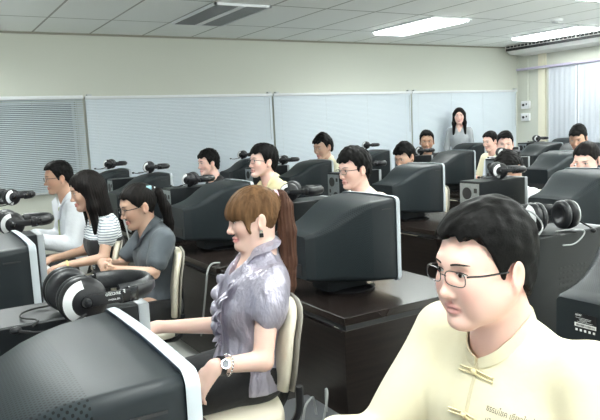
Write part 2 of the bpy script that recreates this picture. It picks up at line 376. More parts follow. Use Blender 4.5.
# ------------------------------------------------------------ CRT monitor, screen faces +x, origin under the bezel on the desk
MW, MH = .46, .405
def make_monitor():
    r = empty('crt_monitor', (0, 0, 0)); zb = .05
    def sect(x, hw, z0, z1, rad, crown=0.0, n=8):
        """rounded section with slightly crowned top"""
        P = []
        for cx, cz, a0 in ((hw-rad, z1-rad, 0), (-hw+rad, z1-rad, pi/2), (-hw+rad, z0+rad, pi), (hw-rad, z0+rad, 1.5*pi)):
            for k in range(n+1):
                a = a0+pi/2*k/n; y = cx+rad*cos(a); z = cz+rad*sin(a)
                P.append((x, y, z))
            if a0 == 0:
                for k in range(1, 10): y = (hw-rad)*(1-2*k/10); P.append((x, y, z1))
            if a0 == pi:
                for k in range(1, 10): y = -(hw-rad)*(1-2*k/10); P.append((x, y, z0))
        return [(x, y, z+crown*(1-(y/hw)**2)*(1 if z > (z0+z1)/2 else 0)+zb) for x, y, z in P]
    S = [(-.018, .222, .008, .395, .018, .006), (-.022, .224, .006, .398, .018, .006), (-.06, .222, .008, .396, .02, .006), (-.11, .217, .01, .392, .022, .007), (-.15, .210, .012, .386, .026, .009),
         (-.19, .200, .014, .376, .03, .012), (-.23, .188, .017, .360, .034, .015), (-.27, .176, .020, .339, .036, .016), (-.31, .165, .025, .315, .034, .015), (-.35, .156, .030, .294, .03, .012),
         (-.39, .150, .036, .279, .025, .009), (-.43, .146, .044, .269, .02, .006), (-.465, .143, .052, .263, .016, .004), (-.478, .138, .058, .256, .014, .002)]
    mb = MB(); R_ = [sect(*s) for s in S]; n = len(R_[0])
    bm = mb.bm; uvl = bm.loops.layers.uv.new('UVMap')
    V_ = [[bm.verts.new(p) for p in ring] for ring in R_]
    cum = []
    for ring in R_:
        c = [0]
        for j in range(n): c.append(c[-1]+(Vector(ring[(j+1) % n])-Vector(ring[j])).length)
        cum.append([x-c[-1]*.5 for x in c])
    ln = [0]
    for a, b in zip(S, S[1:]): ln.append(ln[-1]+math.hypot(b[0]-a[0], b[3]-a[3]))
    for i in range(len(R_)-1):
        for j in range(n):
            f = bm.faces.new((V_[i][j], V_[i][(j+1) % n], V_[i+1][(j+1) % n], V_[i+1][j]))
            for lp, (ii, jj) in zip(f.loops, ((i, j), (i, j+1), (i+1, j+1), (i+1, j))):
                lp[uvl].uv = (cum[0][jj], ln[ii])
            z = f.calc_center_median().z-zb; x = f.calc_center_median().x
            if i >= 4 and i <= 10 and z > .07: f.material_index = 1
    bm.faces.new(V_[0]); bm.faces.new(V_[-1][::-1])
    body = mb.build('body', M['housing'], r, 50); body.data.materials.append(M['vents'])
    # vent slot and rear recess
    for s in (-1, 1): MB().box((-.075, s*.2225, .352+zb), (.055, .003, .005)).build('slot', M['dark'], body, 0)
    rc = MB(); rc.box((-.479, 0, .10+zb), (.004, .20, .05)); rc.build('connector_recess', M['dark'], body, 0)
    bz = MB(); rad = .022
    def rr(x, hw, z0, z1, rad, crown): return sect(x, hw, z0, z1, rad, crown)
    bz.rings([rr(-.020, .229, 0, .404, .024, .006), rr(-.004, .230, -.001, .405, .024, .006), rr(.004, .226, .003, .401, .024, .006), rr(.004, .196, .040, .372, .012, .004), rr(-.008, .188, .048, .364, .012, .004)], cap=False)
    bz.build('bezel', M['bezel'], r, 50)
    sc = MB(); sc.rings([rr(-.012, .19, .046, .366, .012, .004), rr(-.007, .188, .048, .364, .012, .004)]); sc.build('screen', M['screen'], r, 30)
    bt = MB()
    for k in range(5): bt.box((.006, -.06+k*.03, .022+zb), (.004, .014, .006))
    bt.build('button', M['metalgrey'], r, 0)
    st = MB(); st.rings([sect(-.10, .085, -.04, .02, .01), sect(-.14, .09, -.04, .02, .01), sect(-.28, .085, -.04, .03, .01), sect(-.32, .07, -.035, .03, .01)])
    st.build('neck', M['housing'], r, 50)
    MB().lathe((-.17, 0, 0), (0, 0, 1), [(.001, 0), (.142, 0), (.146, .004), (.146, .010), (.13, .018), (.085, .022), (.07, .028), (.001, .028)], 40).build('base', M['gloss'], r, 50)
    return r
mon = make_monitor(); mon_first = True
mon_x = {'A': .33, 'B': 1.97, 'C': 3.74, 'D': 5.51, 'E': 7.28, 'F': 8.82}
mon_lab = {('A', 0): 'large charcoal monitor seen from behind at bottom left, closest to the camera',
           ('A', 1): 'charcoal monitor seen from behind at the left edge, bezel cut against the headset behind it',
           ('B', 0): 'charcoal monitor at the right edge with a black rating label on its back',
           ('B', 1): 'whole charcoal monitor in the centre, on the desk whose bare end faces the camera',
           ('B', 2): 'charcoal monitor just behind the head of the girl in the silver blouse',
           ('B', 3): 'charcoal monitor above the ponytail of the girl in the grey shirt',
           ('B', 4): 'charcoal monitor against the far wall, above the long-haired girl in stripes',
           ('C', 0): 'charcoal monitor behind the yellow shirt man, at the right edge beside a tower',
           ('C', 1): 'charcoal monitor right of the man in glasses, bezel edge right of centre',
           ('C', 2): 'charcoal monitor between the two men in glasses, in front of the far wall',
           ('C', 3): 'charcoal monitor beside the dark-haired man at the far wall, left of the yellow polo man',
           ('D', 0): 'charcoal monitor in front of the woman resting her face on her hand',
           ('D', 1): 'charcoal monitor below the standing woman, nearer of the two there',
           ('D', 2): 'charcoal monitor near the far wall, left of the man peering over a headset',
           ('E', 0): 'charcoal monitor right of the small headset at the right wall, partly hidden by a man',
           ('F', 0): 'charcoal monitor by the right wall, beside the small headset',
           ('E', 1): 'charcoal monitor left of the man in a dark jacket at right',
           ('E', 2): 'charcoal monitor directly behind, in front of the standing woman'}
for rw, L in stations.items():
    for i, (my, y0, y1) in enumerate(L):
        if (rw, i) in (('A', 2), ('A', 3)): lab = 'charcoal monitor in the nearest row, outside the photo on the left'
        else: lab = mon_lab[(rw, i)]
        loc = (mon_x[rw], my+.23, .72)
        if mon_first: o = mon; o.location = loc; mon_first = False
        else: o = dup(mon, loc, 0)
        tag(o, lab, 'monitor', 'charcoal tube monitors')
        if (rw, i) == ('B', 0): mon_b0 = o
# rating label on the back of the right-edge monitor
def sticker(root, x, y, z):
    MB().box((x, y, z), (.001, .066, .040)).build('rating_label', M['black'], root, 0)
    lab = root.children[-1] if False else [c for c in root.children if c.name.startswith('rating_label')][-1]
    MB().box((x-.001, y, z-.012), (.001, .064, .010)).build('barcode_strip', M['white_pl'], lab, 0)
    bars = MB(); rnd = random.Random(4)
    for k in range(26): bars.box((x-.0017, y-.028+k*.0022, z-.012), (.0004, .0006+rnd.random()*.0009, .006))
    bars.build('barcode', M['dark'], lab, 0)
    me = text_mesh('acer', .011); o = link('lettering', me, lab, (x-.0008, y+.030, z+.012), (pi/2, 0, -pi/2)); me.materials.append(M['white_pl'])
    ln = MB()
    for k in range(4): ln.box((x-.0008, y+.006-(k % 2)*.004, z+.007-k*.0035), (.0004, .046-(k % 3)*.012, .0009))
    ln.build('fine_print', M['metalgrey'], lab, 0)
    ic = MB()
    for k in range(5): ic.box((x-.001, y+.026-k*.013, z-.026), (.0008, .006, .006))
    ic.build('approval_mark', M['white_pl'], lab, 0)
sticker(mon_b0, -.481, .045, .255)

# ------------------------------------------------------------ tower computers, back faces -x
def make_tower():
    r = empty('tower_computer', (0, 0, 0)); Lx, w, h = .43, .18, .40
    c = MB().box((-Lx/2-.02, 0, h/2+.004), (Lx, w, h-.008), bev=.004, seg=1); case = c.build('case', M['case'], r, 0)
    f = MB().box((-.008, 0, h/2), (.028, w+.002, h), bev=.006); f.build('front_panel', M['silver'], r)
    d = MB(); d.box((.007, 0, h-.05), (.003, .148, .042)); d.box((.007, 0, h-.10), (.003, .148, .042)); d.build('drive_door', M['case'], r, 0)
    d = MB().cyl((.005, 0, h-.17), (.010, 0, h-.17), .014); d.build('power_button', M['chrome'], r)
    b = MB().box((-Lx-.0215, 0, h/2), (.003, w-.012, h-.03)); bp = b.build('back_plate', M['steel'], r, 0)
    g = MB()
    g.cyl((-Lx-.023, .02, h*.80), (-Lx-.026, .02, h*.80), .040, n=24)
    g.build('fan_grille', M['dark'], bp, 0)
    g = MB()
    g.cyl((-Lx-.023, -.035, h*.50), (-Lx-.026, -.035, h*.50), .036, n=24); g.build('fan_grille', M['dark'], bp, 0)
    p = MB()
    for k, (y, z, a, b_) in enumerate(((.05, .24, .02, .03), (.05, .20, .022, .014), (.05, .175, .022, .014), (.05, .15, .03, .012), (-.03, .09, .10, .008), (-.03, .07, .10, .008), (-.03, .05, .10, .008), (-.055, .34, .025, .03))):
        p.box((-Lx-.024, y, z), (.004, a, b_))
    p.build('port', M['dark'], bp, 0)
    v = MB()
    for k in range(7):
        for q in range(10): v.box((-.12-k*.022, -w/2-.0006, .12+q*.018), (.012, .0012, .006))
    v.build('side_vent', M['dark'], case, 0)
    return r
tower = make_tower(); first = True
tow_x = {'A': .455, 'B': 2.06, 'C': 3.58, 'D': 5.45, 'E': 7.2, 'F': 8.75}
tow_lab = {('A', 0): 'black tower computer with silver front under the big headset at bottom left',
           ('A', 1): 'black tower computer with silver front under the headset at the left edge',
           ('B', 0): 'black tower computer right of the yellow shirt man, with a headset on top',
           ('B', 1): 'black tower computer behind the centre monitor, with a headset on top',
           ('B', 2): 'black tower computer left of the young man by the wall, under a headset',
           ('B', 3): 'black tower computer with its ports showing, above the long-haired girl',
           ('C', 0): 'black tower computer with metal port plate, right of centre, with a headset on top',
           ('C', 1): 'black tower computer behind the man in glasses, under a headset',
           ('C', 2): 'black tower computer near the far wall behind the man in the yellow polo',
           ('D', 0): 'black tower computer left of the man in the white shirt at the right',
           ('D', 1): 'black tower computer below the man peering over a headset',
           ('E', 0): 'black tower computer beside the man in a dark jacket', ('E', 1): 'black tower computer behind the monitor left of the dark-jacketed man', ('F', 0): 'black tower computer at far right with a small headset on top'}
for rw, L in stations.items():
    for i, (my, y0, y1) in enumerate(L):
        if (rw, i) not in tow_lab: continue
        yy = my+.73
        if (rw, i) == ('E', 0): continue
        o = tower if first else dup(tower, (0, 0, 0), 0); first = False
        o.location = (tow_x[rw]+(.06 if (rw, i) == ('B', 0) else 0), yy, .72); tag(o, tow_lab[(rw, i)], 'tower computer', 'black tower computers')

# ------------------------------------------------------------ headsets: band lies flat, cups upright at y = -.07 / +.07
def make_headset(detail=True):
    r = empty('headset', (0, 0, 0)); R_ = .052
    band = MB(); pts = []
    for k in range(25):
        a = -pi/2+pi*k/24; pts.append((.075+.095*cos(a), .085*sin(a), .054))
    def sec(pts, w0, h0): return w0
    band.tube(pts, [(.022, .010)]*len(pts), n=12, flat=(0, 0, 1)); bd = band.build('headband', M['leather'], r)
    st = MB(); st.tube([(p[0]+(.011)*(p[0]-.07)/.1, p[1]*1.13, p[2]) for p in pts[2:-2]], [(.012, .004)]*len(pts[2:-2]), n=8, flat=(0, 0, 1)); st.build('band_shell', M['black'], bd)
    for s in (-1, 1):
        arm = MB(); arm.box((.045, s*.102, .054), (.10, .006, .026), bev=.002); a_ = arm.build('arm', M['black'], r)
        ck = MB(); ck.box((.102, s*.098, .054), (.022, .012, .034), bev=.003); ck.box((.075, s*.101, .054), (.008, .010, .028), bev=.002); ck.build('slider', M['gloss'], a_)
        cup = MB().lathe((0, s*.058, R_), (0, s, 0), [(.001, 0), (.044, 0), (.050, .006), (.052, .016), (.049, .028), (.036, .038), (.001, .043)], 36)
        cp = cup.build('ear_cup', M['black'], r, 50)
        cu = MB().lathe((0, s*.058, R_), (0, -s, 0), [(.001, 0), (.046, 0), (.051, .006), (.050, .014), (.041, .022), (.028, .020), (.022, .010), (.001, .010)], 36)
        cu.build('ear_cushion', M['leather'], cp, 60)
        cr = MB(); n = 22; ring = []
        for k in range(n+1):
            a = pi/2+pi*.92*(k/n)+.12; ca, sa = cos(a), sin(a)
            ring.append([( r_*ca, s*(.058+hh), R_+r_*sa) for r_, hh in ((.046, .0300), (.031, .0395), (.031, .0430), (.0475, .0335))])
        cr.rings(ring); cr.build('crescent', M['white_pl'], cp)
        kn = MB().lathe((.0, s*.100, R_), (0, s, 0), [(.001, 0), (.013, 0), (.012, .006), (.008, .011), (.001, .012)], 20); kn.build('pivot_knob', M['gloss'], cp)
    mic = MB().tube([(-.005, -.108, .030), (-.05, -.118, .012), (-.10, -.105, .008), (-.135, -.07, .012)], .0032, n=8, smooth=2); mc = mic.build('microphone_boom', M['black'], r)
    tip = MB().sph((-.138, -.066, .013), (.012, .009, .008)); tip.build('microphone', M['black'], mc)
    cb = MB().tube([(.01, .10, .008), (-.03, .13, .005), (-.09, .12, .004), (-.11, .06, .004), (-.07, .02, .004), (-.10, -.03, .004)], .0022, n=6, smooth=2); cb.build('cable', M['cable_b'], r)
    return r
hs = make_headset()
HS = [  # x, y, z, rz, label
    (.285, 1.49, 1.122, RD(3), 'large black headset with white crescent on the tower at bottom left'),
    (.34, 3.03, 1.122, RD(2), 'black headset lying on the tower at the left edge, beside the white-shirted man'),
    (.50, 4.47, 1.122, RD(20), 'black headset at the very left edge in front of the grey blind'),
    (1.90, 1.49, 1.122, RD(75), 'black headset with a looping grey cable, right of the yellow shirt man'),
    (1.80, 3.12, 1.122, RD(-38), 'black headset on the tower left of the man in glasses, above the centre monitor'),
    (1.80, 4.62, 1.122, RD(-35), 'black headset with white crescent left of the young man in front of the wall'),
    (1.84, 5.72, 1.180, RD(-20), 'black headset lying on the monitor above the grey-shirted girl'),
    (1.82, 6.98, 1.180, RD(-30), 'black headset on the monitor against the far wall at left'),
    (3.40, 3.08, 1.122, RD(-38), 'headset with white crescent in front of the bowed black-haired head'),
    (3.48, 4.67, 1.122, RD(-40), 'black headset right of the hair of the man in glasses'),
    (3.30, 4.86, 1.122, RD(0), ''),
    (3.56, 6.31, 1.122, RD(-40), 'black headset right of the man in the yellow polo, before the far wall'),
    (3.52, 7.25, 1.172, RD(-35), 'black headset on the monitor by the young man at the far wall'),
    (5.14, 4.61, 1.122, RD(-40), 'dark headset on the tower below the man in the white shirt'),
    (5.32, 6.05, 1.122, RD(-40), 'black headset with white cup in front of the mouth of the peering man'),
    (5.30, 7.10, 1.192, RD(-40), 'small headset near the far wall above the hair of the man in glasses'),
    (8.60, 7.0, 1.122, RD(-40), 'small black headset on the far tower under the switch boxes'),
    (5.30, 4.05, 1.170, RD(0), '')]
first = True
for x, y, z, rz, lab in HS:
    if not lab: continue
    o = hs if first else dup(hs, (0, 0, 0), 0); first = False
    o.location = (x, y, z); o.rotation_euler = (0, 0, rz); tag(o, lab, 'headset', 'black headsets')
    if x == .285: big_hs = o
arm0 = [c for c in big_hs.children if c.name.startswith('arm')][0]
me = text_mesh('Franctilo', .0125); me.materials.append(M['white_pl']); link('lettering', me, arm0, (.083, -.1055, .0595), (-pi/2, pi, 0))
me = text_mesh('HS-600MV', .006); me.materials.append(M['white_pl']); link('lettering', me, arm0, (.070, -.1055, .0480), (-pi/2, pi, 0))
# loop of grey cable behind the yellow shirt man's head and on the silver girl's left
def cable(label, pts, r, m, name='cable'):
    tag(MB().tube(pts, r, n=8, smooth=3).build(name, m), label, 'cable')
cable('grey headset cable looping off the tower at the right of the yellow shirt man', [(1.66, 1.62, 1.128), (1.63, 1.50, 1.20), (1.72, 1.44, 1.23), (1.80, 1.43, 1.16), (1.74, 1.41, 1.13), (1.68, 1.406, 1.10), (1.60, 1.40, 1.07)], .0028, M['cable'])
cable('short grey cable curling on the front edge of the right-hand tower', [(1.88, 1.45, 1.125), (1.94, 1.415, 1.13), (1.99, 1.405, 1.12), (1.92, 1.40, 1.08), (1.86, 1.405, 1.085)], .0025, M['cable'])
cable('grey cable hanging off the desk behind the grey-shirted girl', [(1.56, 3.62, .724), (1.50, 3.60, .735), (1.46, 3.58, .70), (1.44, 3.56, .62), (1.42, 3.56, .5), (1.40, 3.60, .3)], .006, M['cable'])
cable('coil of grey cables behind the striped sleeve of the long-haired girl', [(1.50, 5.2, .78), (1.44, 5.15, .86), (1.42, 5.10, .80), (1.47, 5.12, .74), (1.44, 5.2, .84), (1.40, 5.12, .9), (1.42, 5.05, .72), (1.41, 5.0, .6)], .006, M['cable'])

# ------------------------------------------------------------ keyboard, floor box, chairs
def make_keyboard():
    r = empty('keyboard', (0, 0, 0)); MB().box((0, 0, .010), (.155, .44, .018), bev=.004).build('base', M['white_pl'], r)
    k = MB()
    for i in range(5):
        for j in range(14): k.box((-.055+i*.024, -.19+j*.0285, .023), (.019, .023, .009), bev=.002, seg=1)
    o = k.build('keys', M['white_pl'], r, 0); tag(o, kind='stuff'); return r
kb = make_keyboard()
for i, (x, y, lab) in enumerate(((.60, 4.30, 'white keyboard under the hands of the long-haired girl'), (.58, 5.2, 'white keyboard on the desk before the white-shirted man'))):
    o = kb if i == 0 else dup(kb, (0, 0, 0), 0); o.location = (x, y, .72); tag(o, lab, 'keyboard', 'white keyboards')
fb = empty('power_box', (1.30, 2.20, 0), 0, 'grey plastic power box with cables under the chair beside the desk', 'power box')
MB().box((0, .05, .16), (.30, .40, .31), bev=.012).build('box', M['box_grey'], fb)
MB().box((0, .05, .325), (.24, .30, .02), bev=.008).build('lid', M['box_grey'], fb)
mb = MB(); mb.tube([(-.06, -.05, .33), (-.05, -.06, .42), (.0, -.04, .44), (.03, 0, .40), (.04, .0, .33)], .005, smooth=2); mb.tube([(.02, -.08, .33), (.05, -.08, .45), (.07, -.03, .46), (.09, .0, .33)], .005, smooth=2)
mb.build('cable', M['cable'], fb)

def make_chair(zs=.45, bh=1):
    """faces +x, origin on the floor under the seat"""
    r = empty('office_chair', (0, 0, 0))
    def pad(P, w, t, fr=.9):  # padded slab following the profile P (x, z) with widths
        mb = MB(); rings = []
        for i, (x, z, ww, nx, nz) in enumerate(P):
            ring = []
            for k in range(28):
                a = 2*pi*k/28; c, s_ = cos(a), sin(a)
                y = math.copysign(abs(c)**.35, c)*ww; d = math.copysign(abs(s_)**.7, s_)*t/2
                ring.append((x+nx*d, y, z+nz*d))
            rings.append(ring)
        return mb.rings(rings)
    P = [(-.23, zs, .17, 0, 1), (-.21, zs, .20, 0, 1), (-.12, zs-.005, .215, 0, 1), (.02, zs-.01, .225, 0, 1), (.14, zs-.005, .225, 0, 1), (.21, zs-.015, .21, .2, .98), (.235, zs-.025, .17, .4, .9)]
    pad(P, .2, .07).build('seat', M['cream'], r, 80)
    q = lambda x, z, w: (x, z, w, .97, .2)
    B = [q(-.235, zs+.065, .12), q(-.237, zs+.08, .165), q(-.243, zs+.15, .185), q(-.248, zs+.22, .195), q(-.258, zs+.30, .19), q(-.276, zs+.38, .17), q(-.284, zs+.41, .14), q(-.288, zs+.425, .09)]
    B = [(x, zs+.065+(z-zs-.065)*bh, w, nx_, nz_) for x, z, w, nx_, nz_ in B]
    pad(B, .2, .04).build('backrest', M['cream'], r, 80)
    Bk = [(x-.026, z, w+.008, .97, .2) for x, z, w, _, _ in B]
    pad(Bk, .2, .012).build('back_shell', M['cream_dark'], r, 80)
    mb = MB(); mb.tube([(-.05, 0, zs-.06), (-.20, 0, zs-.06), (-.27, 0, zs-.03), (-.285, 0, zs+.08), (-.285, 0, zs+.2)], [(.035, .012)]*11, flat=(0, 1, 0), smooth=0) if False else mb.tube([(-.05, 0, zs-.06), (-.20, 0, zs-.06), (-.27, 0, zs-.03), (-.29, 0, zs+.08), (-.29, 0, zs+.2)], .016, smooth=2)
    for s in (-1, 1): mb.tube([(-.08, s*.05, zs-.05), (-.22, s*.17, zs-.05), (-.275, s*.19, zs-.0), (-.278, s*.185, zs+.10)], .013, smooth=2)
    mb.build('bracket', M['black'], r)
    MB().box((-.02, 0, zs-.065), (.20, .16, .03), bev=.006).build('seat_plate', M['black'], r)
    mb = MB(); mb.cyl((0, 0, .09), (0, 0, zs-.07), .022); mb.cyl((0, 0, .09), (0, 0, .27), .032); mb.build('column', M['black'], r)
    mb = MB().tube([(.02, -.08, zs-.065), (.03, -.20, zs-.07), (.04, -.25, zs-.06)], .006, smooth=1); mb.build('lever', M['black'], r)
    for k in range(5):
        a = 2*pi*k/5+.3; e = (.27*cos(a), .27*sin(a), .07)
        l = MB().tube([(0, 0, .11), (.14*cos(a), .14*sin(a), .095), e], [.024, .02, .014]); lg = l.build('leg', M['black'], r)
        w = MB()
        for s in (-1, 1): c = Vector((e[0]-s*.014*sin(a), e[1]+s*.014*cos(a), .027)); d = Vector((-sin(a), cos(a), 0))*.008; w.cyl(c-d, c+d, .026)
        w.build('caster', M['black'], lg)
    return r
ch = make_chair()
CH = [(.755, 1.95, 0, 'cream office chair the girl in the silver blouse sits on'),
      (.96, 3.53, 0, 'cream office chair under the girl in the grey shirt'),
      (.80, 4.17, 0, 'cream office chair under the long-haired girl in stripes'),
      (.92, 5.19, 0, 'cream office chair under the white-shirted man with the tie'),
      (.99, .886, 0, 'cream office chair under the man in the yellow shirt in front'),
      (2.58, 2.80, 0, 'empty cream office chair whose back shows left of the yellow shirt man'),
      (2.44, 3.60, 0, 'cream office chair under the man in glasses in the second row'),
      (2.46, 4.52, 0, 'cream office chair under the man in the yellow polo shirt'),
      (2.56, 5.80, 0, 'cream office chair under the young man seated by the far wall'),
      (4.14, 6.35, 0, 'cream office chair under the dark-haired man before the far wall'),
      (4.34, 5.02, 0, 'cream office chair under the man half hidden by a monitor'),
      (4.50, 3.77, 0, 'cream office chair under the bowed dark-haired person'),
      (4.42, 3.04, 0, 'cream office chair under the woman resting her face on her hand'),
      (6.02, 6.55, 0, 'cream office chair under the man peering over a headset'),
      (6.10, 5.31, 0, 'cream office chair under the man in the white shirt at right'),
      (6.42, 5.98, 0, 'cream office chair under the man in pale yellow at right'),
      (6.14, 4.37, 0, 'cream office chair under the man in the dark jacket')]
for i, (x, y, dz, lab) in enumerate(CH):
    if i == 0: o = make_chair(.615, .80)
    elif i == 5: o = make_chair(.38)
    else: o = ch if i == 1 else dup(ch, (0, 0, 0), 0)
    o.location = (x, y, 0); o.rotation_euler = (0, 0, pi-RD(15) if i < 4 or i in (5, 6, 7) else pi); tag(o, lab, 'office chair', 'cream office chairs')
# ------------------------------------------------------------ people: smooth distance fields turned into one continuous skin
def lerp_axis(lo, hi, step, fines):
    """coordinates lo..hi at `step`, finer inside the given (a, b, s) intervals"""
    out = [lo]; x = lo
    while x < hi:
        s = step
        for a, b, q in fines:
            if a <= x < b: s = min(s, q)
            elif x < a < x+s and a-x > 1e-6: s = min(s, max(a-x, q))
        x += s; out.append(x)
    return np.array(out, np.float32)
class Field:
    def __init__(s, lo, hi, step, fine=None):
        f = fine or [[], [], []]
        s.ax = [lerp_axis(lo[i], hi[i], step, f[i]) for i in range(3)]
        s.F = np.full([len(a) for a in s.ax], .5, np.float32); s.M = Matrix(); s.st = step
    def frame(s, M): s.M = M; s.MI = np.array(M.inverted(), np.float32); return s
    def sub(s, lo, hi):
        sl = []
        for i in range(3):
            a, b = np.searchsorted(s.ax[i], (lo[i], hi[i])); sl.append(slice(max(a-1, 0), min(b+1, len(s.ax[i]))))
        return tuple(sl)
    def pts(s, sl):
        return (s.ax[0][sl[0]][:, None, None], s.ax[1][sl[1]][None, :, None], s.ax[2][sl[2]][None, None, :])
    def apply(s, sl, d, k, mode):
        F = s.F[sl]
        if mode == 'sub': a, b = -F, d
        else: a, b = F, d
        if mode in ('sub', 'add'):
            h = np.maximum(k-np.abs(a-b), 0)/max(k, 1e-6); r = np.minimum(a, b)-h*h*k*.25
        if mode == 'sub': r = -r
        s.F[sl] = r
    def loc(s, sl):
        X, Y, Z = s.pts(sl); m = s.MI
        return [m[i, 0]*X+m[i, 1]*Y+m[i, 2]*Z+m[i, 3] for i in range(3)]
    def ell(s, c, r, k=.02, mode='add', rot=None):
        Mx = s.M @ Matrix.Translation(c)
        if rot: Mx = Mx @ rot.to_4x4()
        o = s.M; oi = s.MI; s.frame(Mx); w = np.abs(np.array(Mx.to_3x3())) @ np.array(r); p = np.array(Mx.translation)
        sl = s.sub(p-w-k-.02, p+w+k+.02); x, y, z = s.loc(sl)
        q0 = np.sqrt((x/r[0])**2+(y/r[1])**2+(z/r[2])**2); q1 = np.sqrt((x/r[0]**2)**2+(y/r[1]**2)**2+(z/r[2]**2)**2)
        d = q0*(q0-1)/np.maximum(q1, 1e-6)
        s.apply(sl, d, k, mode); s.M = o; s.MI = oi; return s
    def cap(s, a, b, ra, rb=None, k=.02, mode='add', sq=None):
        rb = ra if rb is None else rb
        a = s.M @ Vector(a); b = s.M @ Vector(b); R_ = max(ra, rb)
        lo = [min(a[i], b[i])-R_-k-.02 for i in range(3)]; hi = [max(a[i], b[i])+R_+k+.02 for i in range(3)]
        sl = s.sub(lo, hi); X, Y, Z = s.pts(sl); d = b-a; L = max(d.length_squared, 1e-8)
        t = np.clip(((X-a.x)*d.x+(Y-a.y)*d.y+(Z-a.z)*d.z)/L, 0, 1)
        q = np.sqrt((X-a.x-t*d.x)**2+(Y-a.y-t*d.y)**2+(Z-a.z-t*d.z)**2)-(ra+(rb-ra)*t)
        s.apply(sl, q, k, mode); return s
    def cut(s, fn, lo=None, hi=None):
        """intersect with fn(x, y, z) <= 0 in the current frame"""
        sl = (slice(None),)*3 if lo is None else s.sub(lo, hi)
        x, y, z = s.loc(sl); s.F[sl] = np.maximum(s.F[sl], fn(x, y, z)); return s
    def disp(s, fn):
        sl = (slice(None),)*3; x, y, z = s.loc(sl); near = np.abs(s.F) < .06
        s.F = np.where(near, s.F+fn(x, y, z), s.F).astype(np.float32); return s
    def mesh(s, name):
        F = s.F; n0, n1, n2 = [v-1 for v in F.shape]
        ins = F < 0
        c = np.zeros((n0, n1, n2), np.int8)
        for i in (0, 1):
            for j in (0, 1):
                for k in (0, 1): c += ins[i:n0+i, j:n1+j, k:n2+k]
        act = (c > 0) & (c < 8); I = np.argwhere(act); N = len(I)
        if N == 0: return None
        idx = np.full(c.shape, -1, np.int32); idx[act] = np.arange(N)
        P = np.zeros((N, 3)); cnt = np.zeros(N)
        off = [(i, j, k) for i in (0, 1) for j in (0, 1) for k in (0, 1)]
        def val(o): return F[I[:, 0]+o[0], I[:, 1]+o[1], I[:, 2]+o[2]]
        def pos(o): return np.stack([s.ax[q][I[:, q]+o[q]] for q in range(3)], 1)
        for o in off:
            for ax in range(3):
                if o[ax]: continue
                o2 = list(o); o2[ax] = 1
                a, b = val(o), val(o2); m = (a < 0) != (b < 0)
                t = np.where(m, a/np.where(m, a-b, 1), 0)[:, None]
                P += np.where(m[:, None], pos(o)*(1-t)+pos(o2)*t, 0); cnt += m
        P /= cnt[:, None]
        Q = []
        for ax in range(3):
            b1, b2 = [(1, 2), (2, 0), (0, 1)][ax]
            sh = [slice(1, -1)]*3; sh[ax] = slice(0, -1); s2 = [slice(1, -1)]*3; s2[ax] = slice(1, None)
            A = ins[tuple(sh)]; B = ins[tuple(s2)]; E_ = np.argwhere(A != B); 
            if not len(E_): continue
            base = E_.copy(); 
            for q in range(3):
                if q != ax: base[:, q] += 1
            flip = A[tuple(E_.T)]
            def cell(d1, d2):
                p = base.copy(); p[:, b1] -= d1; p[:, b2] -= d2; return idx[p[:, 0], p[:, 1], p[:, 2]]
            q4 = np.stack([cell(1, 1), cell(0, 1), cell(0, 0), cell(1, 0)], 1)
            q4[~flip] = q4[~flip][:, ::-1]; Q.append(q4)
        Q = np.concatenate(Q); Q = Q[(Q >= 0).all(1)]
        me = bpy.data.meshes.new(name); me.vertices.add(N); me.vertices.foreach_set('co', P.astype(np.float32).ravel())
        me.loops.add(len(Q)*4); me.loops.foreach_set('vertex_index', Q.ravel().astype(np.int32))
        me.polygons.add(len(Q)); me.polygons.foreach_set('loop_start', np.arange(0, len(Q)*4, 4, dtype=np.int32))
        me.update(calc_edges=True); me.validate(); me.shade_smooth()
        s.P = P; return me
def keep_big(me, frac=.02):
    """drop stray crumbs of surface so the mesh stays one piece"""
    bm = bmesh.new(); bm.from_mesh(me); seen = set(); comps = []
    bm.verts.ensure_lookup_table()
    for v in bm.verts:
        if v.index in seen: continue
        st = [v]; seen.add(v.index); comp = []
        while st:
            a = st.pop(); comp.append(a)
            for e in a.link_edges:
                b = e.other_vert(a)
                if b.index not in seen: seen.add(b.index); st.append(b)
        comps.append(comp)
    if len(comps) > 1:
        big = max(len(c) for c in comps)
        bmesh.ops.delete(bm, geom=[v for c in comps if len(c) < big*frac for v in c], context='VERTS'); bm.to_mesh(me); me.shade_smooth()
    bm.free(); return me
def noise3(seed, n=7, f=(20, 60)):
    r = np.random.RandomState(seed); K = r.randn(n, 3); K /= np.linalg.norm(K, axis=1)[:, None]; K *= r.uniform(f[0], f[1], (n, 1)); ph = r.uniform(0, 6.28, n)
    return lambda x, y, z: sum(np.sin(K[i, 0]*x+K[i, 1]*y+K[i, 2]*z+ph[i]) for i in range(n))/n**.5

def skin_mat(name, tone, lip):
    m = mat(name, tone, .42, sss=.12, spec=.4, bump=(V3(350), .08, .0006)); nt = m.node_tree; b = nt.nodes['Principled BSDF']
    at = nt.nodes.new('ShaderNodeAttribute'); at.attribute_name = 'tint'; sp = nt.nodes.new('ShaderNodeSeparateColor'); nt.links.new(at.outputs['Color'], sp.inputs[0])
    m1 = nt.nodes.new('ShaderNodeMix'); m1.data_type = 'RGBA'; m1.inputs[6].default_value = (*tone, 1); m1.inputs[7].default_value = (*lip, 1); nt.links.new(sp.outputs[0], m1.inputs[0])
    bl = (min(1, tone[0]*1.0), tone[1]*.78, tone[2]*.74)
    m2 = nt.nodes.new('ShaderNodeMix'); m2.data_type = 'RGBA'; nt.links.new(m1.outputs[2], m2.inputs[6]); m2.inputs[7].default_value = (*bl, 1); nt.links.new(sp.outputs[1], m2.inputs[0])
    nt.links.new(m2.outputs[2], b.inputs['Base Color']); return m
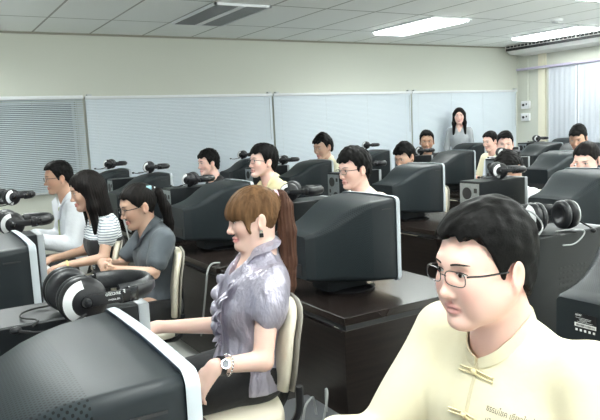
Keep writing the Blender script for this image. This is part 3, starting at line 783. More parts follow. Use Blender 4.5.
def hair_mat(name, col, col2, scale=(60, 60, 4), rough=.5):
    m = mat(name, col, rough, spec=.08, var=(scale, .8, col2), bump=(tuple(2.5*v for v in scale), .5, .0015)); return m
SK = {'fair': skin_mat('skin_fair', (.88, .57, .48), (.62, .30, .27)), 'mid': skin_mat('skin_mid', (.60, .38, .28), (.50, .22, .19)), 'tan': skin_mat('skin_tan', (.50, .30, .21), (.42, .20, .16)), 'pale': skin_mat('skin_pale', (.84, .57, .48), (.64, .27, .26))}
HM = {'black': hair_mat('hair_black', (.004, .0038, .0038), (.009, .0085, .0085), V3(90)), 'long': hair_mat('hair_long', (.006, .0055, .0055), (.015, .012, .011), (70, 70, 4)),
      'brown': hair_mat('hair_brown', (.085, .043, .020), (.20, .11, .055), (60, 60, 8)), 'tail': hair_mat('hair_plum', (.055, .026, .018), (.12, .06, .04), (110, 110, 4))}
M['eye'] = mat('eye_white', (.75, .72, .70), .2); M['iris'] = mat('iris', (.012, .008, .006), .1); M['brow'] = mat('brow', (.02, .015, .012), .7)
M['wire'] = mat('eyeglass_metal', (.09, .09, .095), .25, metal=.8)

def head_sdf(f, H, hs=1, fem=False, neck=None, chub=1.0):
    """H: head frame (origin between the ears at eye level, x forward, z up)"""
    f.frame(H @ Matrix.Scale(hs, 4)); E, C = f.ell, f.cap
    def e(c, r, k=.02, mode='add', rot=None): f.ell([v for v in c], r, k, mode, rot)
    # Field works on the scaled frame: distances are in head units, close enough for hs ~ 1
    e((-.012, 0, .032), (.092, .073, .086), .03)
    e((.030, 0, .020), (.060, .062, .068), .03)
    e((.036, 0, -.035), (.052*chub, .056*chub, .070), .035)
    for s in (-1, 1):
        e((.055, s*.036*chub, -.030), (.030, .024*chub, .026), .022)
        f.cap((.0, s*.052*chub, -.045), (.060, s*.018, -.100), .018*chub, .014, .03)
        if chub > 1.02: e((.045, s*.040, -.060), (.032, .024, .030), .03)
    e((.072, 0, -.101), (.020, .023 if not fem else .018, .016), .022)
    f.cap((.078, -.030, .022), (.078, .030, .022), .011, .011, .02)
    for s in (-1, 1):
        e((.097, s*.032, .001), (.015, .019, .012), .012, 'sub')
        e((.074, s*.032, -.001), (.0145, .0155, .0125), .006)
    f.cap((.084, 0, .012), (.101, 0, -.034), .0065, .0085, .010)
    e((.105, 0, -.038), (.0095, .0095, .0085), .008)
    for s in (-1, 1): e((.094, s*.0125, -.042), (.0095, .007, .0065), .006)
    e((.087, 0, -.066), (.0100, .022, .0062), .006); e((.086, 0, -.0775), (.0105, .019, .0070), .005)
    e((.096, 0, -.0712), (.0060, .019, .0012), .003, 'sub')
    e((.092, 0, -.055), (.006, .004, .008), .006, 'sub')
    for s in (-1, 1):
        rot = Matrix.Rotation(s*RD(18), 3, 'Z') @ Matrix.Rotation(RD(-10), 3, 'Y')
        e((-.011, s*.080, -.010), (.020, .0080, .032), .005, 'add', rot); e((-.004, s*.089, -.006), (.010, .0065, .018), .006, 'sub', rot)
        e((-.004, s*.078, -.036), (.009, .007, .010), .006)
    f.frame(Matrix())
    a = H @ Vector((-.028*hs, 0, -.050*hs)); 
    f.cap(a, neck, .050 if not fem else .042, .058 if not fem else .046, .03)
def tint(me, H, hs):
    co = np.empty(len(me.vertices)*3, np.float32); me.vertices.foreach_get('co', co); co = co.reshape(-1, 3)
    mi = np.array((H @ Matrix.Scale(hs, 4)).inverted()); p = co @ mi[:3, :3].T+mi[:3, 3]
    x, y, z = p.T
    q = np.sqrt(((y)/.026)**2+((z+.0715)/.0115)**2); lip = np.clip((1.15-q)/.25, 0, 1)*(x > .075)
    bl = np.exp(-(((np.abs(y)-.045)/.022)**2+((z+.035)/.020)**2))*(x > .02)*.45+np.exp(-((y/.014)**2+((z+.04)/.014)**2))*(x > .09)*.35+np.clip(1-np.sqrt(((x+.008)/.03)**2+((z+.01)/.04)**2), 0, 1)*(np.abs(y) > .072)*.6
    ca = me.color_attributes.new('tint', 'FLOAT_COLOR', 'POINT')
    arr = np.zeros((len(p), 4), np.float32); arr[:, 0] = lip; arr[:, 1] = np.clip(bl, 0, 1); arr[:, 3] = 1
    ca.data.foreach_set('color', arr.ravel())

def hand_sdf(f, wrist, d, n, side, curl=.4, s=1.0, spread=.12):
    """wrist point, d direction of the fingers, n back-of-hand normal, side: +1 thumb towards d x n"""
    w = Vector(wrist); d = Vector(d).normalized(); n = Vector(n); n = (n-d*n.dot(d)).normalized(); t = d.cross(n).normalized()*side
    P = lambda a, b, c: w+(d*a+t*b+n*c)*s
    f.frame(Matrix())
    for b in (-.026, -.009, .009, .026): f.cap(P(.01, b*.7, 0), P(.082, b, .0), .0135*s, .0115*s, .012)
    f.cap(P(.0, .0, 0), P(.03, 0, 0), .023*s, .02*s, .015)
    for i, (b, L) in enumerate(((.029, .068), (.010, .076), (-.010, .071), (-.028, .056))):
        base = P(.085, b, 0); dd = (d+t*b/.03*spread).normalized(); c = curl*(1+.1*i)
        p = base; ang = 0
        for q, fr in enumerate((.45, .31, .24)):
            ang += c*(.9, 1.1, .7)[q]; v = (dd*cos(ang)-n*sin(ang)).normalized(); e = p+v*L*fr*s
            f.cap(p, e, (.0088, .0080, .0072)[q]*s, (.0080, .0072, .0062)[q]*s, .004); p = e
    p0 = P(.018, .022, -.006); p1 = P(.050, .046, -.014); p2 = P(.078, .054, -.020); p3 = P(.098, .050, -.026)
    f.cap(p0, p1, .014*s, .0105*s, .01); f.cap(p1, p2, .0100*s, .0088*s, .004); f.cap(p2, p3, .0088*s, .0070*s, .003)

def hair_sdf(f, H, hs, style, seed=1, vol=0):
    f.frame(H @ Matrix.Scale(hs, 4)); nz = noise3(seed, 12, (120, 330)); nz2 = noise3(seed+5, 6, (25, 60))
    if style in ('short', 'mop'):
        th = .010+vol
        f.ell((-.012, 0, .036+vol*.4), (.098+th*.5, .078+th*.6, .090+th), .02)
        f.ell((.028, 0, .055+vol), (.062, .064+th*.3, .050+th), .03)
        f.ell((-.045, 0, -.020), (.062, .066, .085), .03)
        if style == 'mop':
            f.ell((.055, 0, .062), (.042, .062, .032), .02)
        xs = [-.2, -.10, -.06, -.035, -.012, .004, .016, .030, .045, .062, .075, .2]
        zs_ = [-.085, -.080, -.062, -.030, -.022, -.026, -.024, .012, .044, .068, .073 if style == 'short' else .054, .073 if style == 'short' else .048]
        f.disp(lambda x, y, z: (.0017*nz(x, y, z)+.0032*nz2(x, y, z))*(1 if style == 'short' else 1.3))
        zc = lambda x, y, z: (np.interp(x, xs, zs_).astype(np.float32)+.004*np.sin(y*140)+.003*np.sin(y*310+1)-z)*.6
        f.cut(zc)
        for s in (-1, 1): f.ell((-.006, s*.084, -.012), (.021, .022, .032), .006, 'sub')
    elif style in ('bangs', 'tied'):
        f.ell((-.010, 0, .034), (.099, .080, .094), .02); f.ell((.026, 0, .045), (.066, .070, .058), .03)
        f.ell((-.045, 0, -.005), (.052, .062, .062), .03); f.cap((-.06, 0, .05), (-.100, 0, .060), .040, .022, .03)
        if style == 'bangs':
            f.ell((.048, 0, .028), (.062, .071, .052), .02)
            for s in (-1, 1): f.cap((.048, s*.066, .02), (.040, s*.068, -.045), .011, .006, .012)
            xs = [-.2, -.10, -.075, -.05, -.03, -.012, .004, .014, .022, .034, .046, .060, .12, .2]; zz = [.04, .02, -.030, -.060, -.045, .006, .008, -.02, -.06, -.07, -.04, .004, .010, .010]
        else:
            xs = [-.2, -.10, -.075, -.05, -.03, -.012, .010, .022, .034, .052, .066, .12, .2]; zz = [.03, .01, -.030, -.055, -.04, .004, .006, .00, .012, .034, .060, .072, .074]
            for s in (-1, 1): f.cap((.055, s*.064, .035), (.048, s*.070, -.040), .007, .004, .01)
        tie = (-.095, 0, .060)
        def strand(x, y, z):
            dx, dy, dz = x-tie[0], y-tie[1], z-tie[2]; a = np.arctan2(dy, dx+dz*.3)
            return .0011*np.sin(a*42+nz2(x, y, z)*1.2)+.0008*np.sin(a*87+1)
        f.disp(strand)
        f.cut(lambda x, y, z: (np.interp(x, xs, zz).astype(np.float32)+.004*np.sin(y*130+.4)+.0025*np.sin(y*330)-z)*.6*np.where(x > .02, 1, 1))
        if style == 'bangs': pass
        for s in (-1, 1): f.ell((-.004, s*.088, -.014), (.020, .026, .030), .006, 'sub')
    elif style == 'long':
        f.ell((-.012, 0, .034), (.103, .084, .095), .02); f.ell((.030, 0, .045), (.062, .070, .056), .03)
        for s in (-1, 1):
            f.cap((.010, s*.066, .03), (.012, s*.076, -.10), .030, .028, .03); f.cap((.012, s*.076, -.10), (.030, s*.082, -.26), .030, .018, .03)
        f.cap((-.055, 0, -.0), (-.075, 0, -.24), .062, .048, .04)
        for s in (-1, 1): f.cap((-.04, s*.045, -.02), (-.055, s*.05, -.24), .045, .03, .03)
        # open the face
        f.ell((.100, 0, -.020), (.070, .054, .082), .012, 'sub'); f.ell((.080, 0, -.10), (.06, .048, .07), .02, 'sub')
        f.disp(lambda x, y, z: .0016*np.sin(np.arctan2(y, x+.02)*40+nz2(x, y, z)))
    f.frame(Matrix())

def person(name_label, group, loc, rz, head, neck, sh, hip, arms, shirt=None, trousers=None, skin='mid', hair=('short', 'black', 0), fem=False, step=.012, fine=.006, hs=1, hyaw=0, hpitch=0, hroll=0, chub=1.0, knee=(.42, .10), sw=.165, glasses=None, seed=1, standing=False, tail=None, girth=1.0, hands=True, brows=True, feet=True, headonly_fine=True, leg_spread=.09, thigh=1.0):
    """every point is in the person's frame: origin on the floor, x forward, y left, z up"""
    root = empty('person', loc, rz, name_label, 'person'); 
    if group: root['group'] = group
    H = Matrix.Translation(head) @ Matrix.Rotation(hyaw, 4, 'Z') @ Matrix.Rotation(hpitch, 4, 'Y') @ Matrix.Rotation(hroll, 4, 'X')
    head, neck, sh, hip = map(Vector, (head, neck, sh, hip)); R_ = .13*hs
    S = {1: sh+Vector((0, sw, 0)), -1: sh+Vector((0, -sw, 0))}
    pts = [head, neck, S[1], S[-1], hip]+[Vector(p) for s in arms for p in arms[s][:2]]
    # legs
    legs = {}
    for s in (-1, 1):
        hp = hip+Vector((0, s*.08, 0))
        if standing: kn = Vector((hip.x, s*.09, .48)); an = Vector((hip.x-.01, s*.09, .08))
        else: kn = Vector((hip.x+knee[0], s*(leg_spread+.02), hip.z+.0-(hip.z-.50)*.8)); kn.z = min(hip.z, .56) if thigh == 1 else .66; an = Vector((kn.x+knee[1]-.06, s*leg_spread, .09))
        legs[s] = (hp, kn, an); pts += [kn, an, an+Vector((.18, 0, -.08)), hp]
    lo = [min(p[i] for p in pts)-.17 for i in range(3)]; hi = [max(p[i] for p in pts)+.17 for i in range(3)]; lo[2] = max(lo[2], -.03)
    fn = [[(head[i]-R_-.0, head[i]+R_+(.01), fine)] for i in range(3)] if fine < step else None
    f = Field(lo, hi, step, fn); f.frame(Matrix())
    g = girth; wc = Vector((hip.x*.65+sh.x*.35, 0, hip.z*.6+sh.z*.4)); cc = sh.lerp(hip, .28)
    def torso(f, o=0, arms_o=True):
        f.frame(Matrix())
        f.cap(S[1]+Vector((0, -.03, 0)), S[-1]+Vector((0, .03, 0)), (.052 if not fem else .044)+o, None, .05)
        ax_ = (sh-hip).normalized(); ang = math.atan2(ax_.x, ax_.z); rot = Matrix.Rotation(ang, 3, 'Y')
        f.ell(cc, (.098*g+o, (.158 if not fem else .132)*g+o, .165+o), .05, rot=rot)
        f.ell(wc, ((.092 if not fem else .078)*g+o, (.140 if not fem else .110)*g+o, .15+o), .06, rot=rot)
        f.ell(hip+Vector((0, 0, .0)), (.112*g+o, (.160 if not fem else .155)*g+o, .11+o), .05)
        f.cap(neck+Vector((0, 0, .02)), sh, .055+o*.3, .08+o, .05)
        if fem:
            for s in (-1, 1): f.ell(cc+rot @ Vector((.058, s*.060, .0)), (.045+o, .055+o, .055+o), .05)
    torso(f, -.008)
    for s in (-1, 1):
        el, wr, hd, hn = [Vector(v) for v in arms[s][:4]]; k_ = .86 if fem else 1
        f.cap(S[s], el, .047*k_, .037*k_, .03); f.cap(el, wr, .038*k_, .0245*k_, .012)
        if hands: hand_sdf(f, wr, hd, hn, s*(arms[s][5] if len(arms[s]) > 5 else 1), arms[s][4] if len(arms[s]) > 4 else .4, .95 if not fem else .88)
        hp, kn, an = legs[s]
        f.frame(Matrix()); f.cap(hp, kn, .078*thigh, .052*thigh, .03); f.cap(kn, an, .052, .034, .02); f.cap(an, an+Vector((.15, 0, -.045)), .032, .026, .02)
    head_sdf(f, H, hs, fem, neck, chub*.92 if fem else chub)
    me = keep_big(f.mesh('body')); me.materials.append(SK[skin]); tint(me, H, hs)
    body = link('body', me, root)
    bvh = BVHTree.FromPolygons([v.co for v in me.vertices], [list(p.vertices) for p in me.polygons])
    HS_ = H @ Matrix.Scale(hs, 4); D_ = HS_.to_3x3() @ Vector((-1, 0, 0)); D_.normalize()
    def onface(y, z, off=.0012):
        h = bvh.ray_cast(HS_ @ Vector((.2, y, z)), D_)
        return (h[0]-D_*off) if h[0] else HS_ @ Vector((.09, y, z))
    if fine < .007 and brows:
        for s in (-1, 1):
            ring = []; n = 14
            mb = MB(); up_, dn = [], []
            for k in range(n+1):
                t = k/n; y = s*(.019+.027*t); a = sin(pi*t)
                up_.append(onface(y, .0015+.0042*a+.001*t)); dn.append(onface(y, .0015-.0036*a+.001*t))
            vs = [mb.bm.verts.new(p) for p in up_]; vd = [mb.bm.verts.new(p) for p in dn[1:-1]]
            allv = [vs[0]]+vd+[vs[-1]]
            for k in range(n): 
                q = []
                for v in (vs[k], vs[k+1], allv[k+1], allv[k]):
                    if v not in q: q.append(v)
                if len(q) > 2: mb.bm.faces.new(q)
            eo = mb.build('eye', M['eye'], root)
            c = onface(s*.032, .0015, .0020); ir = MB(); ir.lathe(c, -D_, [(.0001, .0006), (.0046, .0003), (.0048, -.001)], 16); ir.build('iris', M['iris'], eo)
            lid = MB().tube([onface(s*(.018+.029*k/10), .0018+.0042*sin(pi*k/10)+.001*k/10, .001) for k in range(11)], [.0006]+[.0011]*9+[.0007], n=6); lid.build('eyelash', M['brow'], eo)
            bw = MB().tube([onface(s*(.014+.036*k/10), .0200+.0035*sin(pi*k/10*.9), -.0002) for k in range(11)], [(.0016, .001)]+[(.0022, .0012)]*6+[(.0018, .0011), (.002, .001), (.0014, .001), (.0006, .0006)], n=8, flat=(0, 0, 1)); bw.build('eyebrow', M['brow'], root)
    # hair
    st, hc, vol = hair
    hl = [head[i]-.15*hs for i in range(3)]; hh = [head[i]+.16*hs for i in range(3)]
    if st == 'long': hl[2] -= .24
    fh = Field(hl, hh, max(fine, .0028)); hair_sdf(fh, H, hs, st, seed, vol)
    hm = fh.mesh('hair')
    if hm: keep_big(hm); hm.materials.append(HM[hc]); link('hair', hm, root)
    if tail:
        mb = MB(); rr = random.Random(seed)
        P0 = [HS_ @ Vector(p[:3]) for p in tail]
        ho = None
        ft = Field([min(p[i] for p in P0)-.06 for i in range(3)], [max(p[i] for p in P0)+.06 for i in range(3)], max(fine, .0035)); ft.frame(Matrix())
        for k in range(len(P0)-1): ft.cap(P0[k], P0[k+1], tail[k][3], tail[k+1][3], .012)
        cx = P0[len(P0)//2]
        ft.disp(lambda x, y, z: .0018*np.sin(np.arctan2(y-cx.y, x-cx.x)*14+z*12)+.001*np.sin(np.arctan2(y-cx.y, x-cx.x)*31+z*20))
        tm = ft.mesh('ponytail'); tm.materials.append(HM['tail' if hc == 'brown' else 'long']); to = link('ponytail', tm, root)
        a = P0[0]; b = P0[1]; mt = MB().lathe(a.lerp(b, .25), (b-a), [(.014, -.012), (.026, -.010), (.028, 0), (.026, .010), (.014, .012)], 16); mt.build('hair_tie', M['pink'] if hc == 'brown' else M['white_pl'], to)
    # clothes
    if shirt:
        o = shirt.get('o', .008); stp = shirt.get('step', step)
        f = Field([lo[0], lo[1], hip.z-.14], [hi[0], hi[1], neck.z+.14], stp); torso(f, o)
        for s in (-1, 1):
            el, wr = Vector(arms[s][0]), Vector(arms[s][1]); sl = shirt.get('sleeve', .5); loose = shirt.get('loose', .012); k_ = .86 if fem else 1
            if sl <= 1:
                e = S[s].lerp(el, sl)
                if shirt.get('puff'):
                    c = S[s].lerp(el, .20); rot = (el-S[s]).to_track_quat('Z', 'Y').to_matrix()
                    f.ell(c, (.058, .058, .075), .03, rot=rot)
                f.cap(S[s], e, .047*k_+loose, .042*k_+loose, .03)
                f.cap(e, e+(e-S[s]).normalized()*.05, .040*k_, .040*k_, .003, 'sub') if stp < .009 else None
            else:
                e = el.lerp(wr, sl-1); f.cap(S[s], el, .048*k_+loose, .040*k_+loose, .03); f.cap(el, e, .041*k_+loose, (.036 if not shirt.get('cuff') else .034)*k_+loose, .02)
                if stp < .009: f.cap(e-(e-el).normalized()*.005, e+(e-el).normalized()*.05, .034*k_, .034*k_, .003, 'sub')
        wn = noise3(seed+20, 8, shirt.get('wf', (14, 45))); wa = shirt.get('wrinkle', .004)
        # folds gather at the elbows and around the waist
        f.disp(lambda x, y, z: wa*wn(x, y, z*.6)+wa*.6*(1-np.abs(np.clip(wn(x*1.7, y*1.7, z*1.2), -1, 1)))*0)
        nr = (.060 if not fem else .050)
        f.frame(Matrix()); nd = (head-neck).normalized()
        f.cap(neck-nd*.015+Vector((.012, 0, 0)), neck+nd*.2, nr, nr+.02, .01, 'sub')
        vn = shirt.get('v', 0)
        if vn: f.cap(neck+Vector((.05, 0, .0)), sh+Vector((.12, 0, -vn)), .045, .010, .01, 'sub')
        f.cut(lambda x, y, z: (hip.z-.12+shirt.get('hem', 0))-z)
        sm = f.mesh('shirt'); keep_big(sm); sm.materials.append(shirt['mat']); so = link('shirt', sm, root)
        if shirt.get('vest'):
            fv = Field([lo[0], lo[1], hip.z-.14], [hi[0], hi[1], neck.z+.10], step); torso(fv, o+.007)
            fv.cut(lambda x, y, z: z-(sh.z-.075)-.25*np.clip(x-sh.x, -.1, .1)*0); fv.cut(lambda x, y, z: (hip.z-.1)-z); vm = fv.mesh('vest'); keep_big(vm); vm.materials.append(C_BLK); link('vest', vm, root)
        col_ = shirt.get('collar')
        if col_:
            # band following the neck hole
            sb = BVHTree.FromPolygons([v.co for v in sm.vertices], [list(p.vertices) for p in sm.polygons])
            c0 = neck-nd*.015+Vector((.012, 0, 0)); mb = MB(); n = 44; rings = []; th = .0035
            for k in range(n+1):
                a = RD(5+350*k/n); v = Vector((cos(a), sin(a), 0)); b_ = None
                for rr_ in (nr+.006, nr+.012, nr+.020, nr+.030):
                    h = sb.ray_cast(c0+v*rr_+Vector((0, 0, .10)), Vector((0, 0, -1)))
                    if h[0]: b_ = h[0]; break
                if b_ is None: b_ = c0+v*(nr+.01)
                rings.append(b_)
            zz = [p.z for p in rings]
            for _ in range(3): zz = [zz[0]]+[(zz[i_-1]+zz[i_]*2+zz[i_+1])/4 for i_ in range(1, n)]+[zz[-1]]
            R2 = []
            for k, b_ in enumerate(rings):
                b_ = Vector((b_.x, b_.y, zz[k]-.003)); v = Vector((b_.x-c0.x, b_.y-c0.y, 0)).normalized(); fr = min(k, n-k)/n
                up_ = (nd*.6+Vector((0, 0, .6))).normalized(); hgt = .027 if col_ == 'band' else .026
                top = b_+up_*hgt*(.75+.25*min(1, fr*8))-v*.004
                if col_ == 'band': R2.append([b_-v*.001, top, top+v*th, b_+v*(th+.001)])
                else:
                    drop = .004 if fr > .08 else -.012
                    out = b_+v*(.024 if fr > .08 else .030)+Vector((0, 0, drop)); R2.append([b_-v*.001, top, top+v*.005, out+v*.003, out-v*.001+Vector((0, 0, -.002)), b_+v*.003])
            rings = R2
            mb.rings(rings); mb.build('collar', shirt['mat'], so, 60)
    if trousers:
        f = Field([lo[0], lo[1], -.0], [hi[0], hi[1], hip.z+.14], max(step, .010)); f.frame(Matrix()); g2 = g
        f.ell(hip, (.118*g2, (.165 if not fem else .158)*g2, .115), .05)
        for s in (-1, 1): hp, kn, an = legs[s]; f.cap(hp, kn, .096*thigh, .068*thigh, .03); f.cap(kn, an, .062, .055, .02)
        f.cut(lambda x, y, z: z-(hip.z+.06)); f.cut(lambda x, y, z: .04-z)
        tm = f.mesh('trousers'); keep_big(tm); tm.materials.append(trousers); link('trousers', tm, root)
        for s in (-1, 1):
            an = legs[s][2]
            if feet: MB().sph((an.x+.07, an.y, .045), (.135, .045, .044), 16).build('shoe', M['black'], root)
    if glasses:
        gm = glasses if not isinstance(glasses, bool) else M['wire']
        gl = empty('tmp', (0, 0, 0)); bpy.data.objects.remove(gl)
        mb = MB(); lens = []
        X = lambda x, y, z: HS_ @ Vector((x, y, z))
        for s in (-1, 1):
            ring = []
            for k in range(28):
                a = 2*pi*k/28; c, q = cos(a), sin(a); yy = .0335*s+math.copysign(abs(c)**.6, c)*.0265; zz = -.003+math.copysign(abs(q)**.7, q)*.0145
                ring.append((.106-.35*(abs(yy)-.01)**1.0*.35, yy, zz))
            mb.tube([X(*p) for p in ring], .0012 if fine > .004 else .00105, n=6, closed=True); lens.append(ring)
            mb.tube([X(.0955, s*.060, .004), X(.090, s*.069, .006), X(.070, s*.077, .004), X(.012, s*.0790, .002)], (.0019 if fine < .004 else .002), n=6, smooth=2)
        mb.tube([X(.105, -.009, -.001), X(.110, 0, .003), X(.105, .009, -.001)], .0011, n=6, smooth=1)
        go = mb.build('eyeglasses', gm, root)
        for ring in lens:
            c = sum((Vector(p) for p in ring), Vector())/len(ring); lb = MB()
            lb.rings([[X(*(Vector(p)*1.0+Vector((-.0004, 0, 0)))) for p in ring], [X(*(Vector(p)+Vector((.0004, 0, 0)))) for p in ring]]); lb.build('lens', M['shade'], go, 0)
    return root, bvh, HS_, S
def cloth_mat(name, col, col2=None, rough=.8, bump=(V3(22), .5, .012), var=None, sheen=.1): return mat(name, col, rough, bump=bump, sheen=sheen, var=var or ((30, 30, 30), .25, col2 or tuple(c*.9 for c in col)))
C_YEL = cloth_mat('yellow_linen', (.80, .73, .52), (.83, .77, .58), .85, bump=(V3(18), .35, .008))
C_SIL = mat('silver_satin', (.46, .43, .52), .30, metal=.35, bump=((34, 34, 14), .9, .016), var=((20, 20, 9), .5, (.36, .34, .42)))
C_GRY = cloth_mat('slate_cotton', (.085, .10, .115)); C_WHT = cloth_mat('white_cotton', (.78, .80, .84)); C_PALE = cloth_mat('pale_yellow_cotton', (.80, .76, .56))
C_POLO = cloth_mat('yellow_polo', (.76, .68, .42)); C_BLK = cloth_mat('black_cloth', (.015, .015, .017)); C_KNIT = cloth_mat('grey_knit', (.36, .38, .40)); C_SALM = cloth_mat('cream_shirt', (.78, .66, .52)); C_JKT = cloth_mat('dark_jacket', (.02, .025, .03))
# striped cotton
m = mat('striped_cotton', (.80, .82, .84), .8); nt = m.node_tree; b = nt.nodes['Principled BSDF']; tc = nt.nodes.new('ShaderNodeTexCoord'); sp = nt.nodes.new('ShaderNodeSeparateXYZ'); nt.links.new(tc.outputs['Object'], sp.inputs[0])
g = math_node(nt, 'GREATER_THAN', math_node(nt, 'SINE', math_node(nt, 'MULTIPLY', sp.outputs[2], 2*pi/.016)), .45); mx = nt.nodes.new('ShaderNodeMix'); mx.data_type = 'RGBA'; nt.links.new(g, mx.inputs[0]); mx.inputs[6].default_value = (.80, .82, .84, 1); mx.inputs[7].default_value = (.20, .24, .28, 1); nt.links.new(mx.outputs[2], b.inputs['Base Color']); C_STR = m
def W2L(px, py, rz):
    c, s_ = cos(-rz), sin(-rz)
    return lambda x, y, z: (c*(x-px)-s_*(y-py), s_*(x-px)+c*(y-py), z)
def seated(label, group, head_w, rz=pi, back=.03, slump=0, dz_sh=.225, arms=None, hipz=.57, **k):
    px, py, pz = head_w; hd = Vector((0, 0, pz)); nb = Vector((-.035-back*.3, 0, pz-.150)); sh = Vector((-.050-back, 0, pz-dz_sh)); hip = Vector((-.07-back-slump, 0, hipz))
    if arms is None:
        sz = sh.z; arms = {s: ((sh.x+.06, s*.225, sz-.27), (sh.x+.28, s*.15, max(.78, sz-.25)), (1, -s*.15, -.1), (0, 0, 1), .45) for s in (-1, 1)}
    hp = k.pop('hpitch', 0)
    return person(label, group, (px, py, 0), rz, tuple(hd), tuple(nb), tuple(sh), tuple(hip), arms, hpitch=hp, **k)
T_BLK = cloth_mat('black_trousers', (.012, .012, .014))
T_GRY = cloth_mat('dark_trousers', (.03, .03, .035))
# --- the man in the pale yellow shirt, nearest
yl, yl_bvh, yl_H, _ = person('man in a pale yellow band-collar shirt and wire glasses looking down, nearest the camera', None, (1.0, .886, 0), pi,
    (.060, 0, 1.238), (.012, 0, 1.090), (-.010, 0, 1.038), (-.005, 0, .57),
    {1: ((.06, .285, .78), (.30, .20, .80), (1, -.2, 0), (0, 0, 1), .4), -1: ((.14, -.245, .80), (.37, -.25, .86), (1, .1, -.1), (0, 0, 1), .4)},
    shirt={'mat': C_YEL, 'sleeve': 1.5, 'o': .014, 'loose': .020, 'collar': 'band', 'step': .0065, 'wrinkle': .0062, 'wf': (14, 48)}, trousers=T_GRY, skin='fair',
    hair=('short', 'black', .004), hpitch=RD(3), hyaw=RD(-6), hroll=RD(0), chub=1.12, girth=1.20, sw=.195, glasses=True, step=.008, fine=.0028, seed=3, hs=.965)
# --- the girl in the silver blouse
sv, sv_bvh, sv_H, sv_S = person('girl in a silver satin ruffled blouse with a long brown ponytail, looking left', None, (.88, 1.935, 0), pi-RD(13),
    (-.080, 0, 1.232), (-.095, 0, 1.095), (-.085, 0, 1.025), (-.04, 0, .715),
    {1: ((-.035, .205, .815), (.120, .245, .835), (.55, -.10, -.70), (.6, .5, .6), .35), -1: ((.02, -.205, .82), (.24, -.22, .84), (1, .05, 0), (0, 0, 1), .4)},
    shirt={'mat': C_SIL, 'sleeve': .36, 'o': .012, 'loose': .020, 'puff': True, 'hem': .085, 'collar': 'fold', 'step': .0055, 'wrinkle': .0042, 'v': .10, 'wf': (30, 110)}, trousers=T_BLK, skin='pale', fem=True,
    hair=('bangs', 'brown', 0), hpitch=RD(6), hs=.84, thigh=.78, sw=.135, step=.007, fine=.0032, seed=5, knee=(.42, .05),
    tail=[(-.090, 0, .062, .020), (-.120, 0, .062, .022), (-.132, 0, .02, .027), (-.128, .004, -.08, .029), (-.112, .006, -.20, .028), (-.104, .004, -.30, .020), (-.10, 0, -.36, .006)])
# --- the rest of the nearest row
gr = seated('girl in a grey short-sleeved shirt and glasses with arms crossed', None, (1.06, 3.53, 1.135), hipz=.56, dz_sh=.185, slump=-.02,
    arms={1: ((.01, .205, .79), (.20, .04, .815), (.15, -1, .1), (1, 0, .6), .5), -1: ((.08, -.19, .78), (.23, .02, .85), (.1, 1, -.2), (1, 0, .5), .5)},
    shirt={'mat': C_GRY, 'sleeve': .68, 'o': .010, 'collar': 'fold', 'step': .008, 'v': .05, 'loose': .02}, trousers=T_BLK, skin='mid', fem=True, hair=('tied', 'long', 0), hpitch=RD(12), sw=.15, step=.010, fine=.0045, glasses=True, seed=8,
    tail=[(-.090, .0, .060, .020), (-.120, .02, .04, .026), (-.135, .03, -.05, .030), (-.13, .03, -.14, .028), (-.12, .03, -.22, .014)])
bw = seated('girl with long straight black hair in a striped blouse and black vest, typing', None, (.93, 4.155, 1.195), hipz=.57,
    arms={1: ((-.02, .19, .79), (.20, .17, .775), (1, -.1, -.1), (0, 0, 1), .5), -1: ((.0, -.19, .79), (.22, -.12, .775), (1, .1, -.1), (0, 0, 1), .5)},
    shirt={'mat': C_STR, 'sleeve': .45, 'o': .008, 'step': .009, 'v': .06, 'puff': True, 'vest': True}, trousers=T_BLK, skin='mid', fem=True, hair=('long', 'long', 0), hpitch=RD(10), sw=.14, step=.010, fine=.005, seed=9)
wh = seated('man in a white long-sleeved shirt, pale green tie and glasses, by the grey blind', None, (.96, 5.19, 1.232), hipz=.57,
    shirt={'mat': C_WHT, 'sleeve': 1.9, 'o': .016, 'collar': 'fold', 'step': .010, 'loose': .024, 'wrinkle': .006}, trousers=T_GRY, skin='tan', hair=('short', 'black', 0), hpitch=RD(5), step=.012, fine=.005, glasses=True, seed=11)
# --- second row
gm = seated('young man in glasses and cream shirt with tousled black hair behind the centre monitor', None, (2.51, 3.50, 1.235), rz=pi-.02, shirt={'mat': C_SALM, 'sleeve': .9, 'o': .014, 'step': .010}, trousers=T_GRY, skin='fair', hair=('mop', 'black', .008), hpitch=RD(6), step=.012, fine=.0042, glasses=M['gloss'], hs=1.06, seed=12)
yp = seated('young man in a yellow polo shirt and rimless glasses, looking left with chin raised', None, (2.37, 4.52, 1.272), shirt={'mat': C_POLO, 'sleeve': .8, 'o': .016, 'collar': 'fold', 'step': .010}, trousers=T_GRY, skin='fair', hair=('mop', 'black', .004), hpitch=RD(-6), step=.012, fine=.0045, glasses=True, hs=1.06, seed=14)
yw = seated('young man with spiky black hair, only his head above the monitors by the far wall', None, (2.48, 5.87, 1.225), shirt={'mat': C_BLK, 'sleeve': 1.8, 'step': .012}, trousers=T_GRY, skin='fair', hair=('mop', 'black', .004), hpitch=RD(3), fine=.006, seed=15)
